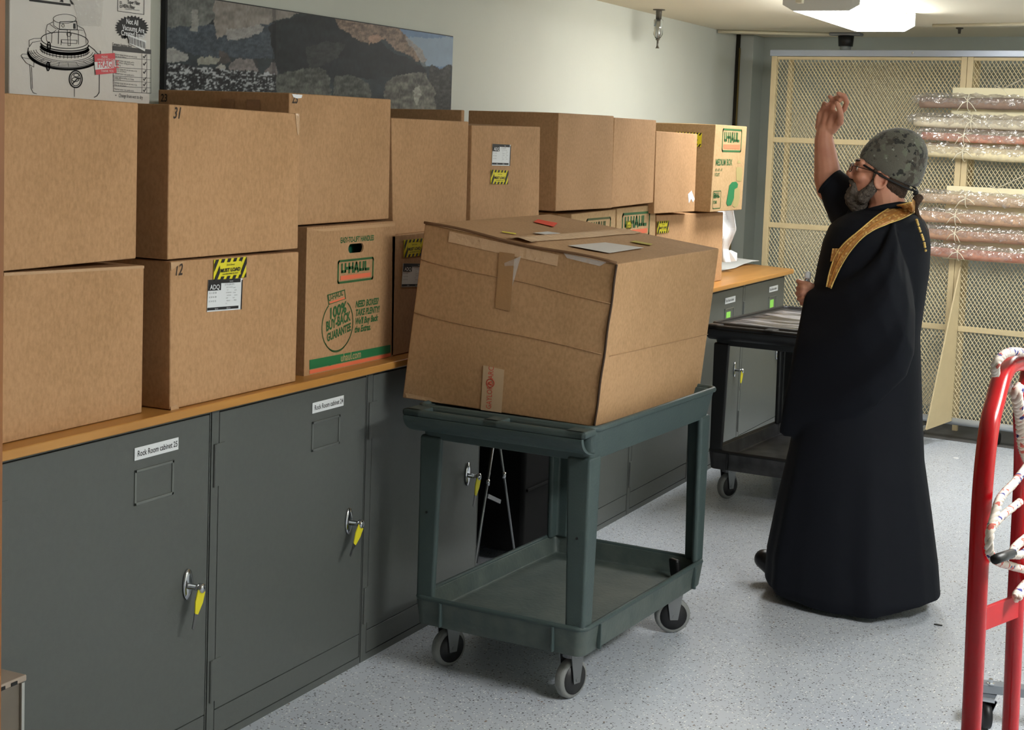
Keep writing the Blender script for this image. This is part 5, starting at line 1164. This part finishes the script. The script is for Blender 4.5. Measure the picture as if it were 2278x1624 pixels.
# ================================================================ the person
PY = 5.70
def q(x, y, dy=0.): return ony(x, y, PY+dy)
per = thing('person', 'person in black robe, gold stole and camouflage hat, one arm raised, holding a bottle', 'person', (-1.33, PY, 0))
SKIN = mat('skin', (200, 144, 118), .5, spec=.4, noise=(14, .5, (178, 110, 88)), bump=(160, .06))
def fused(mb, name, m, parent, voxel, smooth_it=2, disp=None, label=None):
    """one continuous closed surface out of the overlapping volumes in mb"""
    o = mb.build('tmp', m, fixn=True)
    md = o.modifiers.new('r', 'REMESH'); md.mode = 'VOXEL'; md.voxel_size = voxel
    if smooth_it: s = o.modifiers.new('s', 'SMOOTH'); s.iterations = smooth_it; s.factor = .5
    dg = bpy.context.evaluated_depsgraph_get(); me = bpy.data.meshes.new_from_object(o.evaluated_get(dg))
    V_ = np.empty(len(me.vertices)*3); me.vertices.foreach_get('co', V_); V_ = V_.reshape(-1, 3)
    if disp is not None:
        N_ = np.empty(len(me.vertices)*3); me.vertices.foreach_get('normal', N_); N_ = N_.reshape(-1, 3); V_ = disp(V_, N_)
    r = MB(); r.v = [tuple(v) for v in V_]; r.f = [tuple(p.vertices) for p in me.polygons]
    bpy.data.objects.remove(o, do_unlink=True)
    out = r.build(name, m, parent, smooth=True, fixn=False, label=label); bpy.data.meshes.remove(me); return out
def ell3(m, c, ax, n=14):
    """ellipsoid: centre and three half-axis vectors"""
    c = np.array(c, float); A, B, C_ = [np.array(v, float) for v in ax]; rings = []
    for i in range(1, n):
        t = math.pi*i/n; rings.append([c+C_*math.cos(t)+math.sin(t)*(A*math.cos(a)+B*math.sin(a)) for a in np.linspace(0, 2*math.pi, 2*n, endpoint=False)])
    return m.loft(rings)
def cap(m, p0, p1, r0, r1, n=14):
    p0, p1 = np.array(p0, float), np.array(p1, float); d = p1-p0; l = np.linalg.norm(d)+1e-9; d /= l
    P, R = [], []
    for t in np.linspace(-90, 0, 5): P.append(p0+d*r0*math.sin(math.radians(t))); R.append(max(r0*math.cos(math.radians(t)), 1e-4))
    for t in np.linspace(0, 90, 5): P.append(p1+d*r1*math.sin(math.radians(t))); R.append(max(r1*math.cos(math.radians(t)), 1e-4))
    return m.tube(P, R, n)
def chain(m, pts, rs):
    for a, b, ra, rb in zip(pts[:-1], pts[1:], rs[:-1], rs[1:]): cap(m, a, b, ra, rb)
# head frame, tilted up a little and looking to the left of the picture
tl = math.radians(11); hf = np.array([-.985, -.17, 0]); hs = np.array([.17, -.985, 0]); hz = np.array([0, 0, 1.])
HF = hf*math.cos(tl)+hz*math.sin(tl); HU = -hf*math.sin(tl)+hz*math.cos(tl); HS = hs; HO = q(1963, 386)
def H(f, s, u): return HO+HF*f+HS*s+HU*u
S_ = 1.0
bd_ = MB()
ell3(bd_, H(-.004, 0, .022), (HF*.098, HS*.077, HU*.10)); ell3(bd_, H(.036, 0, -.035), (HF*.060, HS*.060, HU*.080)); ell3(bd_, H(.045, 0, -.078), (HF*.046, HS*.046, HU*.036))
for s in (-1, 1):
    cap(bd_, H(.092, 0, .020), H(.078, s*.045, .022), .012, .012); ell3(bd_, H(.066, s*.040, -.030), (HF*.024, HS*.022, HU*.022))
    ell3(bd_, H(.104, s*.011, -.036), (HF*.012, HS*.009, HU*.009)); ell3(bd_, H(.080, s*.031, -.002), (HF*.013, HS*.016, HU*.012))
    e = [H(-.004+.020*math.cos(a)*1.0, s*.0765+s*.003*math.cos(a), -.022+.031*math.sin(a)) for a in np.linspace(0, 2*math.pi, 20, endpoint=False)]
    bd_.tube(e, .0058, 8, closed=True); ell3(bd_, H(.004, s*.073, -.022), (HF*.014, HS*.006, HU*.022)); ell3(bd_, H(.002, s*.0755, -.048), (HF*.009, HS*.006, HU*.010))
cap(bd_, H(.096, 0, .012), H(.116, 0, -.026), .0095, .0125); cap(bd_, H(.090, -.022, -.067), H(.097, 0, -.066), .007, .009); cap(bd_, H(.097, 0, -.066), H(.090, .022, -.067), .009, .007)
cap(bd_, H(.086, -.018, -.079), H(.094, 0, -.079), .007, .009); cap(bd_, H(.094, 0, -.079), H(.086, .018, -.079), .009, .007)
# neck, trunk, legs
chain(bd_, [H(-.020, 0, -.05), q(1975, 455), q(1965, 500)], [.066, .062, .085])
chain(bd_, [q(1950, 560), q(1935, 640), q(1925, 760), q(1925, 850)], [.125, .15, .15, .140])
cap(bd_, q(1958, 530, -.10), q(1958, 530, .12), .055, .06)
for s, kn, an in ((-1, (1915, 1080), (1900, 1290)), (1, (1860, 1080), (1765, 1290))):
    chain(bd_, [q(1922, 860, s*.09), q(*kn, s*.09), q(*an, s*.08)], [.10, .065, .045])
# raised right arm (far side)
chain(bd_, [q(1942, 508, .17), q(1848, 420, .11), q(1842, 392, .10)], [.062, .054, .054])
chain(bd_, [q(1842, 392, .10), q(1837, 350, .10), q(1833, 312, .09), q(1834, 290, .085)], [.052, .044, .036, .030])
w0 = q(1836, 290, .085)
cap(bd_, q(1823, 284, .095), q(1826, 256, .092), .017, .016); cap(bd_, q(1834, 286, .085), q(1840, 254, .084), .021, .017); cap(bd_, q(1846, 284, .075), q(1855, 254, .072), .019, .016); cap(bd_, q(1852, 288, .08), q(1868, 270, .060), .018, .015)
for pts, rr in (([(1826, 252, .098), (1831, 240, .085), (1834, 230, .068), (1839, 234, .052)], [.0102, .0095, .0088, .0078]),
                ([(1839, 250, .092), (1848, 232, .08), (1852, 220, .062), (1846, 215, .045)], [.0105, .0098, .0092, .0082]),
                ([(1850, 248, .082), (1855, 228, .068), (1862, 216, .048), (1868, 224, .03)], [.0105, .0100, .0095, .0085]),
                ([(1862, 256, .070), (1878, 243, .055), (1884, 227, .040), (1878, 213, .030), (1865, 208, .022)], [.0115, .0105, .0100, .0095, .0085]),
                ([(1868, 272, .055), (1870, 256, .030), (1867, 241, .012), (1862, 230, .004)], [.0150, .0122, .0108, .0092])):
    chain(bd_, [q(*p) for p in pts], rr)
# left arm (near side) with the bottle
chain(bd_, [q(1965, 540, -.11), q(1985, 680, -.20), q(1836, 652, -.09)], [.052, .046, .030])
chain(bd_, [q(1838, 650, -.09), q(1822, 650, -.075), q(1802, 648, -.065)], [.030, .028, .024]); cap(bd_, q(1818, 664, -.07), q(1800, 664, -.06), .022, .020)
for i, (y_, x_) in enumerate(((640, 1780), (652, 1778), (664, 1781), (675, 1787))):
    rr = .0098-.0006*i
    chain(bd_, [q(1806, y_+1, -.095), q(x_+7, y_, -.105), q(x_-4, y_+1, -.085), q(x_+1, y_+2, -.055), q(x_+12, y_+3, -.050)], [rr*1.15, rr*1.08, rr, rr*.95, rr*.85])
chain(bd_, [q(1816, 642, -.085), q(1800, 634, -.10), q(1786, 630, -.092), q(1776, 626, -.078)], [.0145, .0125, .011, .0098])
body = fused(bd_, 'body', SKIN, per, .0042, 2)
EYE = mat('eye_white', (222, 216, 208), .2); IRIS = mat('eye_iris', (62, 44, 32), .2)
for s in (-1, 1):
    eo = ell3(MB(), H(.0825, s*.031, -.001), (HF*.0125, HS*.0125, HU*.0115), 10).build('eye', EYE, per, smooth=True)
    ell3(MB(), H(.092, s*.032, -.001), (HF*.0035, HS*.0058, HU*.0058), 8).build('iris', IRIS, eo, smooth=True)
    cap(MB(), H(.100, s*.014, .026), H(.088, s*.046, .028), .0045, .0035).build('eyebrow', mat('eyebrow_hair', (64, 50, 42), .9), per, smooth=True)
# beard
def nz3(V_, s, seed=0):
    x, y, z = V_[:, 0], V_[:, 1], V_[:, 2]
    return (np.sin(x*s+seed)*np.sin(y*s*1.13+seed*2)+np.sin(z*s*.93+x*s*.5+seed)+np.sin((x+y+z)*s*1.9+seed*3)*.5)/2.5
br = MB()
ell3(br, H(.066, 0, -.105), (HF*.046, HS*.044, HU*.050)); ell3(br, H(.082, 0, -.090), (HF*.026, HS*.034, HU*.030)); ell3(br, H(.055, 0, -.130), (HF*.036, HS*.034, HU*.034))
for s in (-1, 1):
    cap(br, H(.018, s*.068, -.030), H(.020, s*.064, -.065), .011, .020); cap(br, H(.020, s*.062, -.060), H(.045, s*.046, -.100), .020, .026); cap(br, H(.103, s*.004, -.052), H(.088, s*.030, -.062), .0085, .009); cap(br, H(.088, s*.030, -.062), H(.080, s*.034, -.09), .010, .016)
BRD = mat('beard_hair', (66, 58, 52), .95, noise=(90, .8, (126, 116, 106)), bump=(240, .9))
fused(br, 'beard', BRD, per, .005, 1, lambda V_, N_: V_+N_*(nz3(V_, 210)*.0022+nz3(V_, 480, 2)*.0014)[:, None])
# hair at the back and sides, knot and thin ponytail
HAIR = mat('brown_hair', (62, 46, 36), .8, noise=(80, .5, (96, 74, 56)), bump=(220, .8))
hr = MB(); ell3(hr, H(-.048, 0, -.012), (HF*.060, HS*.074, HU*.078)); ell3(hr, H(-.066, 0, -.055), (HF*.036, HS*.055, HU*.036))
for s in (-1, 1): cap(hr, H(.022, s*.074, .01), H(.020, s*.071, -.030), .008, .007)
fused(hr, 'hair', HAIR, per, .005, 1, lambda V_, N_: V_+N_*(nz3(V_, 260)*.0016)[:, None])
pt = MB(); ell3(pt, q(2042, 442, -.01), (np.array([.020, 0, .006]), np.array([0, .018, 0]), np.array([-.004, 0, .016]))); chain(pt, [q(2043, 446, -.01), q(2038, 462, .0), q(2042, 482, .0), q(2056, 512, -.0), q(2062, 540, -.0)], [.011, .007, .010, .013, .006])
fused(pt, 'ponytail', HAIR, per, .005, 1, lambda V_, N_: V_+N_*(nz3(V_, 260)*.0014)[:, None])
# glasses
GF = mat('glasses_frame', (52, 36, 28), .3, .5); gl = MB()
for s in (-1, 1):
    gl.tube([H(.113+.004*math.cos(a)-.006*abs(math.sin(a))*0, s*.032+.021*math.cos(a), -.004+.0155*math.sin(a)) for a in np.linspace(0, 2*math.pi, 24, endpoint=False)], .0014, 6, closed=True)
    gl.tube([H(.110, s*.054, .006), H(.07, s*.074, .004), H(.00, s*.083, .001), H(-.012, s*.082, -.008)], .0016, 6)
gl.tube([H(.115, -.011, .002), H(.118, 0, .005), H(.115, .011, .002)], .0014, 6)
gg = gl.build('glasses', GF, per, smooth=True)
for s in (-1, 1): MB().prism([H(.1125, s*.032+.020*math.cos(a), -.004+.0147*math.sin(a)) for a in np.linspace(0, 2*math.pi, 20, endpoint=False)], HF*.001).build('lens', GL, gg)
# camouflage hat
rings = []
HL = [((1913, 355), (2038, 424), .080), ((1914, 346), (2046, 411), .086), ((1920, 331), (2058, 382), .091), ((1930, 319), (2063.5, 352), .091), ((1944, 304), (2062, 331), .084), ((1962, 291.5), (2055, 313), .070), ((1985, 285), (2042, 297), .048), ((2002, 283), (2024, 287.5), .018)]
for i, (a, b, w) in enumerate(HL):
    a, b = q(*a), q(*b); c = (a+b)/2; e = (b-a)/2; pp = []
    for t in np.linspace(0, 2*math.pi, 44, endpoint=False):
        f_ = 1+.018*math.sin(5*t+i*.7)+.012*math.sin(9*t+i)
        pp.append(c+e*math.cos(t)*(f_ if abs(math.cos(t)) < .8 else 1)+np.array([-.10, -.99, 0])*w*math.sin(t)*f_)
    rings.append(pp)
HATM = bpy.data.materials.new('camouflage_fleece'); HATM.use_nodes = True; nt = HATM.node_tree; L = nt.links; b = nt.nodes['Principled BSDF']; b.inputs['Roughness'].default_value = .95; b.inputs['Sheen Weight'].default_value = .3
tc = nt.nodes.new('ShaderNodeTexCoord'); last = None
basec = (*lin((94, 92, 82)), 1)
for sc_, off_, lo, hi, c_ in ((17, 0, .54, .57, (68, 62, 54)), (22, 5, .56, .59, (104, 106, 92)), (30, 9, .58, .60, (44, 44, 40)), (44, 13, .66, .68, (18, 18, 20)), (52, 21, .665, .685, (138, 140, 130))):
    mp = nt.nodes.new('ShaderNodeMapping'); mp.inputs['Location'].default_value = (off_, off_, off_); n_ = nt.nodes.new('ShaderNodeTexNoise'); n_.inputs['Scale'].default_value = sc_; n_.inputs['Detail'].default_value = 3
    r_ = nt.nodes.new('ShaderNodeMapRange'); r_.inputs[1].default_value = lo; r_.inputs[2].default_value = hi; mx = nt.nodes.new('ShaderNodeMix'); mx.data_type = 'RGBA'
    L.new(tc.outputs['Object'], mp.inputs[0]); L.new(mp.outputs[0], n_.inputs[0]); L.new(n_.outputs['Fac'], r_.inputs[0]); L.new(r_.outputs[0], mx.inputs[0])
    if last is None: mx.inputs[6].default_value = basec
    else: L.new(last, mx.inputs[6])
    mx.inputs[7].default_value = (*lin(c_), 1); last = mx.outputs[2]
L.new(last, b.inputs['Base Color'])
n_ = nt.nodes.new('ShaderNodeTexNoise'); n_.inputs['Scale'].default_value = 200; bp = nt.nodes.new('ShaderNodeBump'); bp.inputs['Strength'].default_value = .6; bp.inputs['Distance'].default_value = .004
L.new(tc.outputs['Object'], n_.inputs[0]); L.new(n_.outputs['Fac'], bp.inputs['Height']); L.new(bp.outputs[0], b.inputs['Normal'])
hat = MB().loft(rings).build('hat', HATM, per, smooth=True, sub=1, label='grey-green camouflage fleece hat')
band = MB().tube([p-np.array([0, 0, .001])+(p-(rings[0][0]+rings[0][22])/2)*.015 for p in rings[0]], .0042, 6, closed=True).build('hat_band', mat('black_cord', (20, 20, 22), .7), hat, smooth=True)
kn = MB(); ell3(kn, q(2037, 430, -.01), (np.array([.010, 0, .003]), np.array([0, .011, 0]), np.array([0, 0, .008]))); cap(kn, q(2036, 426, -.01), q(2030, 421, -.03), .005, .004); kn.build('knot', MATS['black_cord'], hat, smooth=True)

# robe: trunk and skirt, hanging left sleeve, short raised right sleeve, all one garment
ROBE = mat('black_robe', (14, 17, 25), .82, spec=.22, bump=(9, .35))
rb = MB(); RR = [(464, 1936, 2022, .075), (474, 1902, 2040, .135), (488, 1870, 2055, .175), (506, 1850, 2063, .20), (540, 1836, 2068, .212), (600, 1822, 2065, .21), (660, 1811, 2056, .205), (740, 1802, 2045, .19), (830, 1790, 2048.5, .19), (920, 1776, 2051, .20), (1009, 1759, 2055, .22), (1123, 1733, 2072, .245), (1234, 1711, 2087, .27), (1300, 1706, 2092, .275), (1338, 1714, 2084, .265)]
rg = []; NS = 72
for k, (y_, xl, xr, dp) in enumerate(RR):
    a, b = q(xl, y_), q(xr, y_); c = (a+b)/2; e = (b-a)/2; ring = []
    z_ = (a[2]+b[2])/2; fold = max(0, (y_-900)/430.)
    for t in np.linspace(0, 2*math.pi, NS, endpoint=False):
        ct, st2 = math.cos(t), math.sin(t)
        w = 1+fold*(.030*math.sin(6*t+.6)+.022*math.sin(11*t+1.3)+.012*math.sin(17*t)) * (1-.8*abs(ct)**6)
        p = c+e*np.sign(ct)*abs(ct)**.92*w; p = p+np.array([0, -1, 0])*dp*np.sign(st2)*abs(st2)**.92*w
        zz_ = z_
        if k == len(RR)-1: zz_ = .016+.022*(1+math.sin(3*t+.3))*.5+.030*max(0, ct)**3
        elif k == len(RR)-2: zz_ = z_
        ring.append((p[0], p[1], zz_))
    rg.append(ring)
rb.loft(rg)
SL = [((1990, 486), (2022, 600), -.13, .085), ((1980, 508), (2036, 700), -.17, .090), ((1958, 560), (2034, 785), -.22, .080), ((1922, 596), (2016, 838), -.225, .076), ((1885, 618), (1950, 903), -.205, .072), ((1852, 632), (1872, 946), -.17, .066), ((1822, 640), (1800, 966), -.135, .058), ((1808, 642), (1762, 972), -.12, .048), ((1798, 646), (1744, 972), -.115, .038), ((1790, 660), (1733, 962), -.112, .022)]
sr = []
for (ta, ba, dy, th_) in SL:
    a, b = q(*ta, dy), q(*ba, dy); c = (a+b)/2; e = (a-b)/2; nrm = np.array([.1, -1, 0]); ring = []
    for t in np.linspace(0, 2*math.pi, 36, endpoint=False):
        ct, s2 = math.cos(t), math.sin(t); ring.append(c+e*np.sign(ct)*abs(ct)**.8+nrm*th_*s2*(1+.12*math.sin(8*ct)))
    sr.append(ring)
rb.loft(sr)
rb.tube([q(1847, 405, .10), q(1853, 411, .10), q(1868, 428, .11), q(1890, 452, .12), q(1925, 492, .12), q(1950, 520, .10)], [.059, .061, .078, .098, .115, .11], 28)
rb.tube([q(1888, 474, -.0), q(1958, 466, .0), q(2024, 476, 0)], [.02, .03, .02], 12)
robe = fused(rb, 'robe', ROBE, per, .0085, 1)
# cuff linings, so that the openings read as openings
DK = mat('sleeve_inside', (7, 7, 9), .9)
a = q(1846, 404.5, .10); d_ = a-q(1853, 411, .10); d_ /= np.linalg.norm(d_)
MB().lathe(a-d_*.012, d_, [(0, .054), (.004, .0595), (.014, .0605), (.0165, .0585), (.017, .052)], 28).build('cuff', ROBE, per, smooth=True)
# small collar
MB().tube([q(1926, 473, -.06), q(1945, 467, -.085), q(1970, 461, -.088), q(2000, 456, -.07), q(2020, 458, -.03), q(2022, 462, .03), q(1990, 462, .08), q(1950, 470, .075), q(1926, 475, .03)], .013, 8, closed=True).build('collar', ROBE, per, smooth=True)

# gold stole laid on the robe
bpy.context.view_layer.update()
Rv = [robe.matrix_world @ v.co for v in robe.data.vertices] if False else [Vector(MW[robe.name] @ v.co) for v in robe.data.vertices]
BT = BVHTree.FromPolygons(Rv, [tuple(p.vertices) for p in robe.data.polygons])
def lay(x, y, lift=.007, fall=-.15):
    d = Vector(ray(x, y)); d.normalize(); h = BT.ray_cast(Vector(CP), d)
    if h[0] is None or h[0].y > PY+.12: return q(x, y, fall)
    n_ = h[1]; n_ = n_ if n_.dot(d) < 0 else -n_
    return np.array(h[0]+n_*lift)
GOLD = bpy.data.materials.new('gold_brocade'); GOLD.use_nodes = True; nt = GOLD.node_tree; L = nt.links; b = nt.nodes['Principled BSDF']; b.inputs['Roughness'].default_value = .42; b.inputs['Metallic'].default_value = .2
tc = nt.nodes.new('ShaderNodeTexCoord'); w_ = nt.nodes.new('ShaderNodeTexVoronoi'); w_.inputs['Scale'].default_value = 85; n_ = nt.nodes.new('ShaderNodeTexNoise'); n_.inputs['Scale'].default_value = 46
ad = nt.nodes.new('ShaderNodeMath'); L.new(tc.outputs['Object'], w_.inputs['Vector']); L.new(tc.outputs['Object'], n_.inputs[0]); L.new(w_.outputs[0], ad.inputs[0]); L.new(n_.outputs['Fac'], ad.inputs[1])
r_ = nt.nodes.new('ShaderNodeValToRGB'); r_.color_ramp.elements[0].position = .55; r_.color_ramp.elements[0].color = (*lin((240, 206, 132)), 1); r_.color_ramp.elements[1].position = 1.0; r_.color_ramp.elements[1].color = (*lin((186, 130, 72)), 1)
L.new(ad.outputs[0], r_.inputs[0]); L.new(r_.outputs[0], b.inputs['Base Color']); bp = nt.nodes.new('ShaderNodeBump'); bp.inputs['Strength'].default_value = .6; bp.inputs['Distance'].default_value = .003; L.new(ad.outputs[0], bp.inputs['Height']); L.new(bp.outputs[0], b.inputs['Normal'])
TRIM = mat('gold_trim', (232, 196, 116), .35, .5, bump=(200, .4))
upper = [(2029, 450), (2005, 455), (1983, 466), (1955, 482), (1928, 503), (1903, 523), (1882, 541), (1866, 562), (1856, 585), (1848, 612), (1843, 640)]
lower = [(2031, 476), (2012, 487), (1988, 497), (1962, 506), (1940, 515), (1922, 528), (1906, 544), (1889, 566), (1874, 592), (1862, 618), (1853, 644)]
NV = 4; grid = []
for (a, b2) in zip(cat([(*u_, 0) for u_ in upper], 4), cat([(*l_, 0) for l_ in lower], 4)):
    row = [lay(a[0]*(1-t)+b2[0]*t, a[1]*(1-t)+b2[1]*t, .009) for t in np.linspace(0, 1, NV+1)]; grid.append(row)
G = np.array(grid)
for _ in range(3): G[1:-1] = .25*G[:-2]+.5*G[1:-1]+.25*G[2:]
nr = len(G); sm = MB(); sm.v = [tuple(p) for p in G.reshape(-1, 3)]; sm.f = [(i*(NV+1)+j, i*(NV+1)+j+1, (i+1)*(NV+1)+j+1, (i+1)*(NV+1)+j) for i in range(nr-1) for j in range(NV)]
stole = sm.build('stole', GOLD, per, smooth=True, solid=.004, label='gold brocade stole')
for j, rr in ((0, .0028), (2, .0018), (NV, .0028)): MB().tube([G[i, j]+np.array([.0, -.003, .0]) for i in range(nr)], rr, 6).build('stole_trim', TRIM if j != 2 else mat('stole_seam', (190, 132, 56), .5, .3), stole, smooth=True)
# the other half of the stole, passing behind the neck and down the chest
pts = [(2029, 456, -.07), (2034, 462, -.02), (2032, 464, .04), (2010, 468, .10), (1975, 480, .14), (1930, 500, .16)]
m = MB(); P2 = cat([q(*p) for p in pts], 5); m.v = [tuple(p+np.array([0, 0, z])) for p in P2 for z in (.022, -.02)]; m.f = [(2*i, 2*i+1, 2*i+3, 2*i+2) for i in range(len(P2)-1)]
m.build('stole_back', GOLD, stole, smooth=True, solid=.004)
c4 = [lay(1858, 553, .012), lay(1875, 553, .012), lay(1868, 580, .012), lay(1853, 582, .012)]
MB().add(c4, [(0, 1, 2, 3)]).build('stole_front', GOLD, stole, solid=.004)
m = MB()
for t in np.linspace(0, 1, 15):
    a = cat([(2036, 492, 0), (2042, 512, 0), (2050, 534, 0), (2055, 557, 0)], 6); p = a[int(t*(len(a)-1))]; ell3(m, lay(p[0], p[1], .007), (np.array([.0052, 0, 0]), np.array([0, .0052, 0]), np.array([0, 0, .0052])), 6)
m.build('beaded_cord', TRIM, stole, smooth=True, label='thin gold beaded cord')
# shoes
SH = mat('black_leather', (24, 24, 26), .4, spec=.4)
t0 = q(1690, 1285, .06); sh = MB()
for sx_, yy, tip in ((t0[0], PY+.07, .055), (-1.42, PY-.09, .02)):
    chain(sh if sx_ == t0[0] else (sh2 := MB()), [np.array([sx_+.012, yy, .060+tip*.5]), np.array([sx_+.05, yy+.004, .052+tip*.3]), np.array([sx_+.11, yy+.01, .050]), np.array([sx_+.2, yy+.02, .052]), np.array([sx_+.26, yy+.03, .045])], [.040, .048, .049, .047, .036])
s1 = fused(sh, 'shoe', SH, per, .006, 1); s2 = fused(sh2, 'shoe', SH, per, .006, 1)
# the little bottle in the left hand: its own thing
bt = q(1793, 650, -.080); bo = thing('bottle', 'small clear bottle with a white cap held in the left hand', 'bottle', tuple(bt))
MB().lathe(bt+np.array([0, 0, -.012]), (0.05, 0, 1), [(0, .013), (.002, .0160), (.046, .0160), (.056, .009), (.064, .0085)], 18).build('flask', mat('bottle_plastic', (226, 232, 236), .12, trans=.75), bo, smooth=True)
MB().lathe(bt+np.array([.003, 0, .052]), (0.05, 0, 1), [(0, .0115), (.002, .0125), (.022, .0118), (.025, .006)], 16).build('cap', WHITEP, bo, smooth=True)
